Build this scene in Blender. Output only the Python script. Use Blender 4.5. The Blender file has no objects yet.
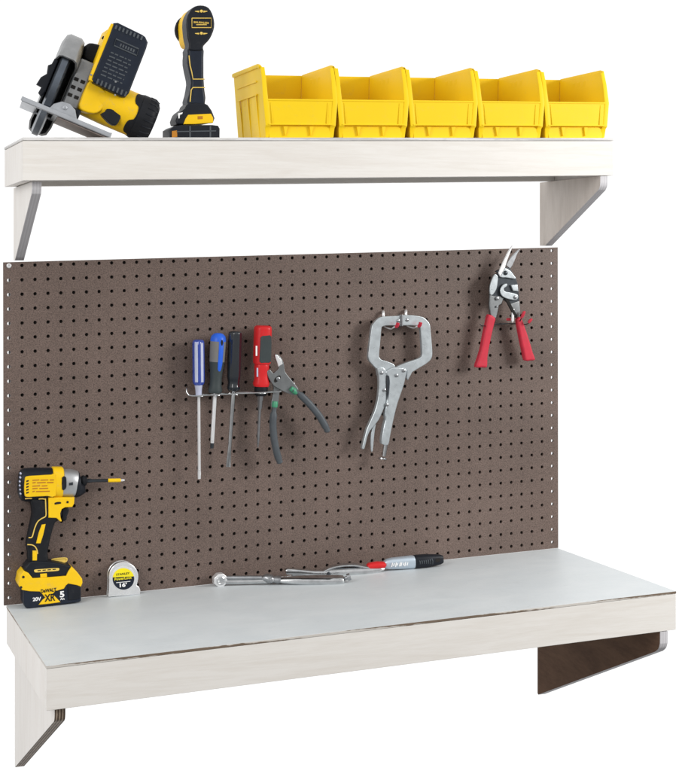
import bpy, bmesh, math, random
from mathutils import Vector as V, Matrix
random.seed(7)
S = 0.0254                      # everything below is measured in inches
sc = bpy.context.scene
COL = sc.collection

# ------------------------------------------------------------------ camera geometry (used to size things from the photo)
CAM = V((-15.3353, -117.45, 27.2843)); YAW = -0.35; FPX = 1500.6; CX = 339.82; CY = 251.4
_c, _s = math.cos(YAW), math.sin(YAW)
def ray(px, py):
    a = (px-CX)/FPX; b = -(py-CY)/FPX
    return V((_c*a-_s, _s*a+_c, b))
def onY(px, py, y):
    d = ray(px, py); return CAM + d*((y-CAM.y)/d.y)
def onX(px, py, x):
    d = ray(px, py); return CAM + d*((x-CAM.x)/d.x)
def F(x, y, z):                 # the rack hangs a touch out of level (about 1.4 degrees)
    return V((x-0.0053*y-0.0021*z, y, 1.1133*z-0.0092*y+0.025*x))
def benchz(x, y): return 0.025*x-0.0092*y+0.012
SHZ = 31.7126
def shelfz(x, y): return 1.1133*SHZ-0.0092*y+0.025*x+0.012
def onB(px, py, dz=0.0):        # point dz above the bench top
    d = ray(px, py); n = V((-.025, .0092, 1)); t = (dz+0.012-n.dot(CAM))/n.dot(d); return CAM+d*t
def zp(pts, x0, y0, s): return [(x0+a/s, y0+b/s) for a, b in pts]
def pl(pts, y): return [onY(a, b, y) for a, b in pts]

def cr(pts, n=4, closed=True):  # catmull-rom smoothing, 2D or 3D
    P = [V(p) if len(p) == 3 else V((p[0], p[1], 0)) for p in pts]; two = len(pts[0]) == 2
    out = []; N = len(P)
    for i in range(N if closed else N-1):
        p0, p1, p2, p3 = ((P[(i-1) % N], P[i], P[(i+1) % N], P[(i+2) % N]) if closed else
                          (P[max(i-1, 0)], P[i], P[i+1], P[min(i+2, N-1)]))
        for k in range(n):
            t = k/n
            q = 0.5*((2*p1)+(p2-p0)*t+(2*p0-5*p1+4*p2-p3)*t*t+(3*p1-p0-3*p2+p3)*t**3)
            out.append(q)
    if not closed: out.append(P[-1])
    return [(q.x, q.y) for q in out] if two else out

# ------------------------------------------------------------------ mesh builder
class MB:
    def __init__(s): s.v = []; s.f = []; s.m = []; s.mi = 0
    def add(s, bm):
        bm.verts.index_update(); o = len(s.v)
        s.v += [v.co.copy() for v in bm.verts]
        for fc in bm.faces: s.f.append([o+v.index for v in fc.verts]); s.m.append(s.mi)
        bm.free(); return s
    def raw(s, verts, faces):
        o = len(s.v); s.v += [V(p) for p in verts]
        for fc in faces: s.f.append([o+i for i in fc]); s.m.append(s.mi)
        return s
    def prism(s, front, ext, bev=0.04, seg=2, both=True):
        bm = bmesh.new(); n = len(front); e = V(ext)
        a = [bm.verts.new(p) for p in front]; b = [bm.verts.new(V(p)+e) for p in front]
        fa = bm.faces.new(a); fb = bm.faces.new(list(reversed(b)))
        for i in range(n): bm.faces.new((a[i], b[i], b[(i+1) % n], a[(i+1) % n]))
        bmesh.ops.recalc_face_normals(bm, faces=bm.faces)
        if bev:
            ed = list(fa.edges)+(list(fb.edges) if both else [])
            bmesh.ops.bevel(bm, geom=ed, offset=bev, offset_type='OFFSET', segments=seg, profile=0.5, affect='EDGES', clamp_overlap=True)
        return s.add(bm)
    def box(s, c, ax, ay, az, h, bev=0.03, seg=2):
        ax, ay, az, c = V(ax).normalized(), V(ay).normalized(), V(az).normalized(), V(c)
        bm = bmesh.new(); q = {}
        for i in (-1, 1):
            for j in (-1, 1):
                for k in (-1, 1): q[i, j, k] = bm.verts.new(c+ax*h[0]*i+ay*h[1]*j+az*h[2]*k)
        for fc in (((-1,-1,-1),(-1,-1,1),(-1,1,1),(-1,1,-1)), ((1,-1,-1),(1,1,-1),(1,1,1),(1,-1,1)),
                   ((-1,-1,-1),(1,-1,-1),(1,-1,1),(-1,-1,1)), ((-1,1,-1),(-1,1,1),(1,1,1),(1,1,-1)),
                   ((-1,-1,-1),(-1,1,-1),(1,1,-1),(1,-1,-1)), ((-1,-1,1),(1,-1,1),(1,1,1),(-1,1,1))):
            bm.faces.new([q[k] for k in fc])
        bmesh.ops.recalc_face_normals(bm, faces=bm.faces)
        if bev: bmesh.ops.bevel(bm, geom=list(bm.edges), offset=bev, offset_type='OFFSET', segments=seg, profile=0.5, affect='EDGES', clamp_overlap=True)
        return s.add(bm)
    def sweep(s, path, rad, n=14, up=None, pw=2.0, cap=True, flute=None):
        P = [V(p) for p in path]; N = len(P)
        rad = [rad]*N if not isinstance(rad, list) else rad
        rad = [(r, r) if not isinstance(r, tuple) else r for r in rad]
        T = [(P[min(i+1, N-1)]-P[max(i-1, 0)]).normalized() for i in range(N)]
        u = V(up) if up else (V((0, 0, 1)) if abs(T[0].z) < .9 else V((1, 0, 0)))
        vs = []; fs = []
        for i in range(N):
            u = (u-T[i]*u.dot(T[i])).normalized(); w = T[i].cross(u)
            for k in range(n):
                a = 2*math.pi*k/n; ca, sa = math.cos(a), math.sin(a)
                ea = abs(ca)**(2/pw)*(1 if ca >= 0 else -1); eb = abs(sa)**(2/pw)*(1 if sa >= 0 else -1)
                fl = 1 if not flute else 1-flute[1]*(0.5+0.5*math.cos(flute[0]*a))
                vs.append(P[i]+u*(ea*rad[i][0]*fl)+w*(eb*rad[i][1]*fl))
        for i in range(N-1):
            for k in range(n): fs.append((i*n+k, i*n+(k+1) % n, (i+1)*n+(k+1) % n, (i+1)*n+k))
        if cap: fs.append(tuple(reversed(range(n)))); fs.append(tuple((N-1)*n+k for k in range(n)))
        return s.raw(vs, fs)
    def lathe(s, p0, axis, prof, n=28, sx=1.0, up=None, a0=0, a1=360):
        ax = V(axis).normalized(); u = V(up) if up else (V((0, 0, 1)) if abs(ax.z) < .9 else V((1, 0, 0)))
        u = (u-ax*u.dot(ax)).normalized(); w = ax.cross(u); p0 = V(p0)
        full = abs(a1-a0) >= 360; m = n if full else n+1
        vs = []; fs = []
        for (t, r) in prof:
            for k in range(m):
                a = math.radians(a0+(a1-a0)*k/n); vs.append(p0+ax*t+u*(r*math.cos(a))+w*(r*sx*math.sin(a)))
        for i in range(len(prof)-1):
            for k in range(n):
                k2 = (k+1) % m; fs.append((i*m+k, i*m+k2, (i+1)*m+k2, (i+1)*m+k))
        if full:
            fs.append(tuple(reversed(range(m)))); fs.append(tuple((len(prof)-1)*m+k for k in range(m)))
        else:
            fs.append(tuple(i*m for i in range(len(prof)))); fs.append(tuple(i*m+m-1 for i in reversed(range(len(prof)))))
        bm = bmesh.new(); bv = [bm.verts.new(v) for v in vs]
        for fc in fs:
            try: bm.faces.new([bv[i] for i in fc])
            except ValueError: pass
        bmesh.ops.remove_doubles(bm, verts=bm.verts, dist=1e-5)
        bmesh.ops.recalc_face_normals(bm, faces=bm.faces)
        return s.add(bm)
    def ball(s, c, r, n=14):
        r = (r, r, r) if not isinstance(r, tuple) else r; bm = bmesh.new()
        bmesh.ops.create_uvsphere(bm, u_segments=n, v_segments=max(6, n//2), radius=1)
        for v in bm.verts: v.co = V((v.co.x*r[0], v.co.y*r[1], v.co.z*r[2]))+V(c)
        return s.add(bm)
    def map(s, fn): s.v = [V(fn(p)) for p in s.v]; return s
    def build(s, name, mats, parent=None, origin=None, sharp=35):
        o0 = V(origin) if origin is not None else ORG.get(parent, V((0, 0, 0)))
        me = bpy.data.meshes.new(name)
        me.from_pydata([tuple((p-o0)*S) for p in s.v], [], s.f)
        mats = mats if isinstance(mats, (list, tuple)) else [mats]
        for m in mats: me.materials.append(m)
        me.polygons.foreach_set('material_index', s.m)
        bm = bmesh.new(); bm.from_mesh(me); bmesh.ops.recalc_face_normals(bm, faces=bm.faces); bm.to_mesh(me); bm.free()
        me.polygons.foreach_set('use_smooth', [True]*len(me.polygons))
        if sharp:                                        # area weighted normals keep bevelled flats flat
            me.update(); pol = me.polygons; fn = [p.normal.copy() for p in pol]; fa = [p.area for p in pol]
            vf = [[] for _ in me.vertices]
            for p in pol:
                for vi in p.vertices: vf[vi].append(p.index)
            cs = math.cos(math.radians(sharp+12)); out = [None]*len(me.loops)
            for p in pol:
                n0 = fn[p.index]
                for li, vi in zip(p.loop_indices, p.vertices):
                    acc = V((0, 0, 0))
                    for q in vf[vi]:
                        if fn[q].dot(n0) > cs: acc += fn[q]*fa[q]
                    out[li] = acc.normalized() if acc.length > 0 else n0
            me.normals_split_custom_set(out)
        else: me.polygons.foreach_set('use_smooth', [False]*len(me.polygons))
        me.update()
        o = bpy.data.objects.new(name, me); COL.objects.link(o)
        if parent: o.parent = parent
        else: o.location = o0*S
        ORG[o] = o0
        return o
ORG = {}
def tag(o, label, cat, group=None):
    o['label'] = label; o['category'] = cat
    if group: o['group'] = group
    return o
def thing(name, base, label, cat, group=None):
    o = bpy.data.objects.new(name, None); COL.objects.link(o); o.empty_display_size = .02
    o.location = V(base)*S; ORG[o] = V(base); return tag(o, label, cat, group)
def copy_tree(o, parent=None):
    c = o.copy(); COL.objects.link(c)
    if parent: c.parent = parent
    for ch in [x for x in KIDS[o]]: copy_tree(ch, c)
    return c
KIDS = {}
def index_kids():
    KIDS.clear()
    for o in list(bpy.data.objects): KIDS[o] = []
    for o in list(bpy.data.objects):
        if o.parent: KIDS[o.parent].append(o)

def letters(M, text, at, xdir, up, width, height=None, depth=0.012, bold=0.0):
    """solid lettering: left-bottom corner at 'at', scaled to width (and height)"""
    cu = bpy.data.curves.new('lettering', 'FONT'); cu.body = text; cu.extrude = 0.02; cu.resolution_u = 3; cu.offset = bold
    ob = bpy.data.objects.new('lettering', cu); me = bpy.data.meshes.new_from_object(ob)
    xs = [v.co.x for v in me.vertices]; ys = [v.co.y for v in me.vertices]
    x0, x1, y0, y1 = min(xs), max(xs), min(ys), max(ys)
    k = width/(x1-x0); ky = k if height is None else height/(y1-y0)
    X = V(xdir).normalized(); U = V(up); U = (U-X*U.dot(X)).normalized(); N = X.cross(U)
    M.raw([V(at)+X*((v.co.x-x0)*k)+U*((v.co.y-y0)*ky)+N*(depth*(v.co.z/0.02)) for v in me.vertices], [list(p.vertices) for p in me.polygons])
    bpy.data.objects.remove(ob); bpy.data.meshes.remove(me); bpy.data.curves.remove(cu)
    return M

# ------------------------------------------------------------------ materials
def nodes(name):
    m = bpy.data.materials.new(name); m.use_nodes = True; nt = m.node_tree
    return m, nt, nt.nodes['Principled BSDF']
def mat(name, col, rough=0.4, metal=0.0, var=0.06, scale=40, bump=0.0, bscale=300, coat=0.0, rvar=0.08, stretch=(1, 1, 1), spec=None, wear=0.0):
    m, nt, b = nodes(name); N = nt.nodes; L = nt.links
    tc = N.new('ShaderNodeTexCoord'); mp = N.new('ShaderNodeMapping'); mp.inputs['Scale'].default_value = stretch
    L.new(tc.outputs['Object'], mp.inputs['Vector'])
    nz = N.new('ShaderNodeTexNoise'); nz.inputs['Scale'].default_value = scale; nz.inputs['Detail'].default_value = 6
    L.new(mp.outputs[0], nz.inputs['Vector'])
    mx = N.new('ShaderNodeMix'); mx.data_type = 'RGBA'
    mx.inputs[6].default_value = tuple(max(0, c*(1-var*2)) for c in col)+(1,); mx.inputs[7].default_value = tuple(min(1, c*(1+var*2)) for c in col)+(1,)
    L.new(nz.outputs['Fac'], mx.inputs[0])
    if wear:                                             # scuffs and handling grime with an outline of their own
        nw = N.new('ShaderNodeTexNoise'); nw.inputs['Scale'].default_value = 48; nw.inputs['Detail'].default_value = 10; nw.inputs['Roughness'].default_value = .78; nw.inputs['Distortion'].default_value = .8
        L.new(tc.outputs['Object'], nw.inputs['Vector'])
        rw = N.new('ShaderNodeMapRange'); rw.inputs[1].default_value = .56; rw.inputs[2].default_value = .68; rw.inputs[3].default_value = 0; rw.inputs[4].default_value = wear; L.new(nw.outputs['Fac'], rw.inputs[0])
        g = sum(col)/3; mw = N.new('ShaderNodeMix'); mw.data_type = 'RGBA'; mw.inputs[7].default_value = tuple(c*.42+g*.25+.02 for c in col)+(1,)
        L.new(rw.outputs[0], mw.inputs[0]); L.new(mx.outputs[2], mw.inputs[6]); L.new(mw.outputs[2], b.inputs['Base Color'])
    else: L.new(mx.outputs[2], b.inputs['Base Color'])
    mr = N.new('ShaderNodeMapRange'); mr.inputs['To Min'].default_value = max(0.02, rough-rvar); mr.inputs['To Max'].default_value = min(1, rough+rvar)
    nr = N.new('ShaderNodeTexNoise'); nr.inputs['Scale'].default_value = scale*2.3; nr.inputs['Detail'].default_value = 4
    L.new(mp.outputs[0], nr.inputs['Vector']); L.new(nr.outputs['Fac'], mr.inputs['Value']); L.new(mr.outputs[0], b.inputs['Roughness'])
    b.inputs['Metallic'].default_value = metal
    if coat: b.inputs['Coat Weight'].default_value = coat; b.inputs['Coat Roughness'].default_value = 0.1
    if spec is not None: b.inputs['Specular IOR Level'].default_value = spec
    if bump:
        nb = N.new('ShaderNodeTexNoise'); nb.inputs['Scale'].default_value = bscale; nb.inputs['Detail'].default_value = 3
        L.new(mp.outputs[0], nb.inputs['Vector'])
        bp = N.new('ShaderNodeBump'); bp.inputs['Strength'].default_value = bump; bp.inputs['Distance'].default_value = 0.0006
        L.new(nb.outputs['Fac'], bp.inputs['Height']); L.new(bp.outputs[0], b.inputs['Normal'])
    return m
def ply_face(name, c0, c1, rough=0.5, stretch=(1.6, 9, 22)):
    """pale birch plywood face: soft cathedral grain running along the board"""
    m, nt, b = nodes(name); N = nt.nodes; L = nt.links
    tc = N.new('ShaderNodeTexCoord'); mp = N.new('ShaderNodeMapping'); mp.inputs['Scale'].default_value = stretch
    L.new(tc.outputs['Object'], mp.inputs['Vector'])
    n1 = N.new('ShaderNodeTexNoise'); n1.inputs['Scale'].default_value = 2.2; n1.inputs['Detail'].default_value = 5; n1.inputs['Distortion'].default_value = 1.6
    L.new(mp.outputs[0], n1.inputs['Vector'])
    n2 = N.new('ShaderNodeTexNoise'); n2.inputs['Scale'].default_value = 17; n2.inputs['Detail'].default_value = 8; n2.inputs['Roughness'].default_value = .7
    L.new(mp.outputs[0], n2.inputs['Vector'])
    ad = N.new('ShaderNodeMath'); ad.operation = 'MULTIPLY_ADD'; ad.inputs[1].default_value = 0.75
    L.new(n2.outputs['Fac'], ad.inputs[0]); L.new(n1.outputs['Fac'], ad.inputs[2])
    rp = N.new('ShaderNodeValToRGB'); rp.color_ramp.elements[0].position = 0.62; rp.color_ramp.elements[1].position = 1.12
    rp.color_ramp.elements[0].color = tuple(c0)+(1,); rp.color_ramp.elements[1].color = tuple(c1)+(1,)
    L.new(ad.outputs[0], rp.inputs[0]); L.new(rp.outputs[0], b.inputs['Base Color'])
    b.inputs['Roughness'].default_value = rough; b.inputs['Specular IOR Level'].default_value = .3
    bp = N.new('ShaderNodeBump'); bp.inputs['Strength'].default_value = 0.08; bp.inputs['Distance'].default_value = 0.0005
    L.new(n2.outputs['Fac'], bp.inputs['Height']); L.new(bp.outputs[0], b.inputs['Normal'])
    return m
def ply_edge(name, light, dark, axis='X', per=0.16, patch=0.0):
    """plywood edge: alternating plies across the thickness, broken by noise"""
    m, nt, b = nodes(name); N = nt.nodes; L = nt.links
    tc = N.new('ShaderNodeTexCoord'); sp = N.new('ShaderNodeSeparateXYZ'); L.new(tc.outputs['Object'], sp.inputs[0])
    mu = N.new('ShaderNodeMath'); mu.operation = 'MULTIPLY'; mu.inputs[1].default_value = 2*math.pi/(per*S); L.new(sp.outputs[axis], mu.inputs[0])
    si = N.new('ShaderNodeMath'); si.operation = 'SINE'; L.new(mu.outputs[0], si.inputs[0])
    nz = N.new('ShaderNodeTexNoise'); nz.inputs['Scale'].default_value = 60; nz.inputs['Detail'].default_value = 5; L.new(tc.outputs['Object'], nz.inputs['Vector'])
    ma = N.new('ShaderNodeMath'); ma.operation = 'MULTIPLY_ADD'; ma.inputs[1].default_value = 0.32; ma.inputs[2].default_value = 0.0; L.new(si.outputs[0], ma.inputs[0])
    ad = N.new('ShaderNodeMath'); ad.operation = 'ADD'; L.new(ma.outputs[0], ad.inputs[0]); L.new(nz.outputs['Fac'], ad.inputs[1])
    rp = N.new('ShaderNodeValToRGB'); rp.color_ramp.elements[0].position = 0.42+patch; rp.color_ramp.elements[1].position = 0.62+patch
    rp.color_ramp.elements[0].color = tuple(dark)+(1,); rp.color_ramp.elements[1].color = tuple(light)+(1,)
    L.new(ad.outputs[0], rp.inputs[0]); L.new(rp.outputs[0], b.inputs['Base Color']); b.inputs['Roughness'].default_value = 0.65
    return m
M = {}
M['ply'] = ply_face('white birch plywood', (.70, .665, .62), (.76, .735, .70))
M['plyside'] = ply_face('white birch plywood bracket', (.725, .685, .645), (.785, .755, .722), stretch=(16, 9, 1.5))
M['plyshade'] = ply_face('plywood bracket with shade tone', (.56, .50, .45), (.66, .60, .55), stretch=(20, 9, 1.5))  # duller copy of the bracket ply, its shaded side put into the colour
def topmat():
    m, nt, b = nodes('worn pale grey bench sheet'); N = nt.nodes; L = nt.links
    tc = N.new('ShaderNodeTexCoord'); mp = N.new('ShaderNodeMapping'); mp.inputs['Scale'].default_value = (1, 1.6, 1); L.new(tc.outputs['Object'], mp.inputs[0])
    def nz(sc_, det, rg=.6, dist=0):
        n = N.new('ShaderNodeTexNoise'); n.inputs['Scale'].default_value = sc_; n.inputs['Detail'].default_value = det; n.inputs['Roughness'].default_value = rg; n.inputs['Distortion'].default_value = dist
        L.new(mp.outputs[0], n.inputs['Vector']); return n.outputs['Fac']
    r1 = N.new('ShaderNodeValToRGB'); e = r1.color_ramp.elements; e[0].position = .35; e[0].color = (.585, .625, .645, 1); e[1].position = .68; e[1].color = (.635, .668, .682, 1)
    L.new(nz(7, 8, .65, .6), r1.inputs[0])
    r2 = N.new('ShaderNodeValToRGB'); e = r2.color_ramp.elements; e[0].position = .60; e[0].color = (1, 1, 1, 1); e[1].position = .70; e[1].color = (.91, .905, .895, 1)
    L.new(nz(22, 10, .75, 1.5), r2.inputs[0])
    wv = N.new('ShaderNodeMapping'); wv.inputs['Scale'].default_value = (2.5, 110, 1); wv.inputs['Rotation'].default_value = (0, 0, .12); L.new(tc.outputs['Object'], wv.inputs[0])
    ns = N.new('ShaderNodeTexNoise'); ns.inputs['Scale'].default_value = 9; ns.inputs['Detail'].default_value = 4; L.new(wv.outputs[0], ns.inputs['Vector'])
    r3 = N.new('ShaderNodeValToRGB'); e = r3.color_ramp.elements; e[0].position = .64; e[0].color = (1, 1, 1, 1); e[1].position = .70; e[1].color = (.86, .86, .86, 1); L.new(ns.outputs['Fac'], r3.inputs[0])
    m1 = N.new('ShaderNodeMix'); m1.data_type = 'RGBA'; m1.blend_type = 'MULTIPLY'; m1.inputs[0].default_value = 1; L.new(r1.outputs[0], m1.inputs[6]); L.new(r2.outputs[0], m1.inputs[7])
    m2 = N.new('ShaderNodeMix'); m2.data_type = 'RGBA'; m2.blend_type = 'MULTIPLY'; m2.inputs[0].default_value = 1; L.new(m1.outputs[2], m2.inputs[6]); L.new(r3.outputs[0], m2.inputs[7])
    L.new(m2.outputs[2], b.inputs['Base Color'])
    mr = N.new('ShaderNodeMapRange'); mr.inputs['To Min'].default_value = .32; mr.inputs['To Max'].default_value = .6; L.new(nz(14, 6), mr.inputs['Value']); L.new(mr.outputs[0], b.inputs['Roughness'])
    return m
M['top'] = topmat()
M['brownply'] = ply_face('dark brown board', (.075, .038, .021), (.115, .062, .036), rough=.9, stretch=(8, 2, 8))  # bracket face colour, much darker than the other brackets
M['edge_top'] = ply_edge('chipped top edge', (.55, .52, .48), (.16, .115, .08), 'Z', 0.5, patch=0.03)
M['edge_pale'] = ply_edge('pale ply edge', (.60, .59, .61), (.52, .51, .53), 'X', 0.22)
M['edge_board'] = ply_edge('pale board edge', (.66, .65, .64), (.50, .49, .48), 'Z', 0.4)
M['edge_dark'] = ply_edge('brown ply edge', (.42, .33, .25), (.10, .065, .042), 'X', 0.2)
def pegmat():
    m, nt, b = nodes('tempered brown hardboard'); N = nt.nodes; L = nt.links
    tc = N.new('ShaderNodeTexCoord')
    n1 = N.new('ShaderNodeTexNoise'); n1.inputs['Scale'].default_value = 430; n1.inputs['Detail'].default_value = 4; n1.inputs['Roughness'].default_value = .75
    n2 = N.new('ShaderNodeTexNoise'); n2.inputs['Scale'].default_value = 5; n2.inputs['Detail'].default_value = 6
    n3 = N.new('ShaderNodeTexNoise'); n3.inputs['Scale'].default_value = 120; n3.inputs['Detail'].default_value = 5
    for n in (n1, n2, n3): L.new(tc.outputs['Object'], n.inputs['Vector'])
    r1 = N.new('ShaderNodeValToRGB'); e = r1.color_ramp.elements
    e[0].position = .3; e[0].color = (.048, .033, .027, 1); e[1].position = .71; e[1].color = (.225, .163, .139, 1)
    L.new(n1.outputs['Fac'], r1.inputs[0])
    ad = N.new('ShaderNodeMath'); ad.operation = 'MULTIPLY_ADD'; ad.inputs[1].default_value = .5; L.new(n3.outputs['Fac'], ad.inputs[0]); L.new(n2.outputs['Fac'], ad.inputs[2])
    r2 = N.new('ShaderNodeMapRange'); r2.inputs[1].default_value = .45; r2.inputs[2].default_value = 1.05; r2.inputs[3].default_value = .80; r2.inputs[4].default_value = 1.2
    L.new(ad.outputs[0], r2.inputs[0])
    mx = N.new('ShaderNodeVectorMath'); mx.operation = 'SCALE'; L.new(r1.outputs[0], mx.inputs[0]); L.new(r2.outputs[0], mx.inputs['Scale'])
    L.new(mx.outputs[0], b.inputs['Base Color']); b.inputs['Roughness'].default_value = .5; b.inputs['Specular IOR Level'].default_value = .35
    bp = N.new('ShaderNodeBump'); bp.inputs['Strength'].default_value = .25; bp.inputs['Distance'].default_value = .0004
    L.new(n1.outputs['Fac'], bp.inputs['Height']); L.new(bp.outputs[0], b.inputs['Normal'])
    return m
M['peg'] = pegmat()
M['black_void'] = mat('black hole shade and slots', (.012, .010, .009), .9)  # near black for the shade behind the peg holes, also slots and dark parts
M['yel'] = mat('tool yellow plastic', (.86, .535, .010), .42, var=.05, scale=30, bump=.05, bscale=900, spec=.22, wear=0.5)
M['binyel'] = mat('bin yellow plastic', (.88, .60, .012), .45, var=.03, scale=14, bump=.03, bscale=400, spec=.16, wear=0.16)
M['blk'] = mat('black rubber', (.009, .010, .013), .6, var=.15, scale=60, bump=.12, bscale=900, spec=.22, wear=0.6)
M['blk2'] = mat('black moulded plastic', (.010, .012, .017), .45, var=.15, scale=50, bump=.06, bscale=700, spec=.22, wear=0.6)
M['navy'] = mat('blue black plastic', (.012, .017, .029), .45, var=.15, scale=50, bump=.06, bscale=700, spec=.22, wear=0.5)
M['seam'] = mat('pale yellow trim', (.78, .55, .12), .45, spec=.22)
M['chrome'] = mat('bright chrome', (.60, .61, .62), .11, 1.0, var=.2, scale=60, bump=.12, bscale=120, rvar=.06)
M['steel'] = mat('brushed steel', (.36, .37, .385), .30, .9, var=.2, scale=80, bump=.05, bscale=500, wear=0.4)
M['zinc'] = mat('cast zinc', (.46, .47, .48), .42, .75, var=.1, scale=60, bump=.12, bscale=500, wear=0.5)
M['clampmetal'] = mat('nickel plated clamp steel', (.54, .585, .61), .30, .6, var=.18, scale=50, bump=.22, bscale=140, wear=0.5)
M['darksteel'] = mat('dark oiled steel', (.045, .052, .060), .36, .6, var=.25, scale=60, bump=.06)
M['plsteel'] = mat('grey plier steel', (.22, .23, .235), .38, .8, var=.15, scale=60, bump=.1, wear=0.5)
M['greygrip'] = mat('slate grey dipped grip', (.075, .085, .095), .42, var=.12, scale=60, bump=.05, spec=.22, wear=0.6)
M['green'] = mat('green dipped collar', (.05, .28, .15), .45)
M['red'] = mat('red plastic', (.60, .022, .025), .33, var=.08, spec=.22, wear=0.3)
M['snipred'] = mat('red vinyl grip', (.55, .035, .06), .45, var=.08, scale=60, bump=.08, spec=.22, wear=0.45)
M['blueac'] = mat('clear blue acetate', (.035, .07, .36), .14, var=.2, coat=.6)
M['lilac'] = mat('pale acetate and highlight', (.50, .53, .68), .15, var=.1, coat=.6)  # clear plastic, also the painted highlight strips on the blue handle
M['blue'] = mat('bright blue plastic', (.03, .13, .68), .32, var=.08, spec=.22)
M['greyplas'] = mat('warm grey rubber', (.19, .185, .18), .5, var=.1, spec=.22)
M['teal'] = mat('dark grey green rubber', (.045, .056, .058), .5, var=.12, spec=.22)
M['white'] = mat('white print', (.85, .85, .85), .5, var=.01)
M['whiteshaft'] = mat('satin nickel shaft', (.78, .78, .79), .30, .5, var=.04)
M['orange'] = mat('orange lit print', (.75, .22, .06), .5)
M['rust'] = mat('tan label print', (.45, .18, .02), .5, spec=.22)
M['plateal'] = mat('cast aluminium shoe', (.46, .48, .51), .4, .7, var=.1, scale=50, bump=.1, wear=0.6)
M['silverbody'] = mat('satin silver casing', (.50, .58, .66), .34, .5, var=.06)
M['tapechrome'] = mat('chromed tape case', (.80, .80, .81), .25, .7, var=.05)
M['lemon'] = mat('lemon label', (.85, .72, .02), .4, spec=.22)
# ------------------------------------------------------------------ boards
def hexa(Mb, pts, bev=0.03, seg=2):
    """8 corners ordered x-major: (x0y0z0, x0y0z1, x0y1z0, x0y1z1, x1...)"""
    bm = bmesh.new(); q = [bm.verts.new(p) for p in pts]
    for fc in ((0,1,3,2), (4,6,7,5), (0,4,5,1), (2,3,7,6), (0,2,6,4), (1,5,7,3)): bm.faces.new([q[i] for i in fc])
    bmesh.ops.recalc_face_normals(bm, faces=bm.faces)
    if bev: bmesh.ops.bevel(bm, geom=list(bm.edges), offset=bev, offset_type='OFFSET', segments=seg, profile=.5, affect='EDGES')
    return Mb.add(bm)
def fbox(Mb, x0, x1, y0, y1, z0, z1, bev=0.03):
    return hexa(Mb, [F(x, y, z) for x in (x0, x1) for y in (y0, y1) for z in (z0, z1)], bev)
def bynormal(Mb, fn):
    for i, fc in enumerate(Mb.f):
        a, b, c = Mb.v[fc[0]], Mb.v[fc[1]], Mb.v[fc[2]]
        n = (b-a).cross(c-a)
        if n.length > 0: Mb.m[i] = fn(n.normalized())
    return Mb
def bracket(root, poly, x0, x1, mats, name='bracket'):
    b = MB(); b.prism([V((x0, y, z)) for y, z in poly], (x1-x0, 0, 0), .025)
    bynormal(b, lambda n: 0 if abs(n.x) > .8 else 1)
    return b.build(name, mats, root)

# workbench -----------------------------------------------------------------
bench = thing('workbench', F(24, -9, -11), 'long wall bench with pale grey top and white plywood apron under the pegboard', 'workbench')
BX0, BX1, BD, BH = 0.193, 47.904, 18.709, 2.6375
m = MB(); fbox(m, BX0-.02, BX1+.02, -BD-.02, -0.03, -.17, 0, .02); bynormal(m, lambda n: 0 if abs(n.z) > .7 else 1); m.build('tabletop', [M['top'], M['edge_top']], bench)
m = MB(); fbox(m, BX0, BX1, -BD, -BD+.72, -BH, -.185); m.build('front_apron', M['ply'], bench)
for x0 in (BX0, BX1-.72):
    m = MB(); fbox(m, x0, x0+.72, -BD+.735, -.06, -BH, -.185); m.build('side_apron', M['plyside'], bench)
m = MB(); fbox(m, BX0+.74, BX1-.74, -.80, -.06, -BH, -.185); m.build('rear_rail', M['ply'], bench)
def bz(x, y): return F(x, y, -BH).z-.015
lo = cr([(-17.35, -3.95), (-17.62, -3.72), (-17.74, -3.35)], 4, False)
bracket(bench, [(1.2, bz(1, 1.2)), (1.2, -12.85), (1.0, -12.88)]+lo+[(-17.74, bz(1, -17.7))], .98, 1.7, [M['plyside'], M['edge_dark']])
lo = cr([(-18.0, -3.30), (-18.45, -2.95), (-18.66, -2.5)], 4, False)
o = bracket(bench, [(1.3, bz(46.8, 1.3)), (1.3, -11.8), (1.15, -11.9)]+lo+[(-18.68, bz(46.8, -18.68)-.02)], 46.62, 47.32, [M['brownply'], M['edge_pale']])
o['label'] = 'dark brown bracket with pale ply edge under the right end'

# pegboard ------------------------------------------------------------------
peg = thing('pegboard', F(24, 0.1, 0), 'large brown perforated hardboard panel behind the bench', 'pegboard')
pan = MB(); HR = 0.136
xb = [0]+[.92+i for i in range(47)]+[48]; zb = [0]+[1.0+j for j in range(23)]+[23.75]
vs = []; fs = []
for i in range(48):
    for j in range(24):
        x0, x1, z0, z1 = xb[i], xb[i+1], zb[j], zb[j+1]; c = F(.42+i, 0, .5+j)
        ring = []
        for k in range(16):
            a = math.pi*2*k/16; t = max(abs(math.cos(a)), abs(math.sin(a))); u, w = math.cos(a)/t, math.sin(a)/t
            cxm, czm = .42+i, .5+j
            ring.append(F(cxm+(u*(x1-cxm) if u > 0 else u*(cxm-x0)), 0, czm+(w*(z1-czm) if w > 0 else w*(czm-z0))))
        o = len(vs); vs += ring
        vs += [c+V((math.cos(2*math.pi*k/16)*HR, 0, math.sin(2*math.pi*k/16)*HR)) for k in range(16)]
        vs += [c+V((math.cos(2*math.pi*k/16)*HR, .23, math.sin(2*math.pi*k/16)*HR)) for k in range(16)]
        vs += [p+V((0, .23, 0)) for p in ring]
        for k in range(16):
            k2 = (k+1) % 16
            for r in (0, 16, 32): fs.append((o+r+k, o+r+k2, o+r+16+k2, o+r+16+k))
pan.raw(vs, fs)
e = [F(0, 0, 0), F(48, 0, 0), F(48, 0, 23.75), F(0, 0, 23.75)]
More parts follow.
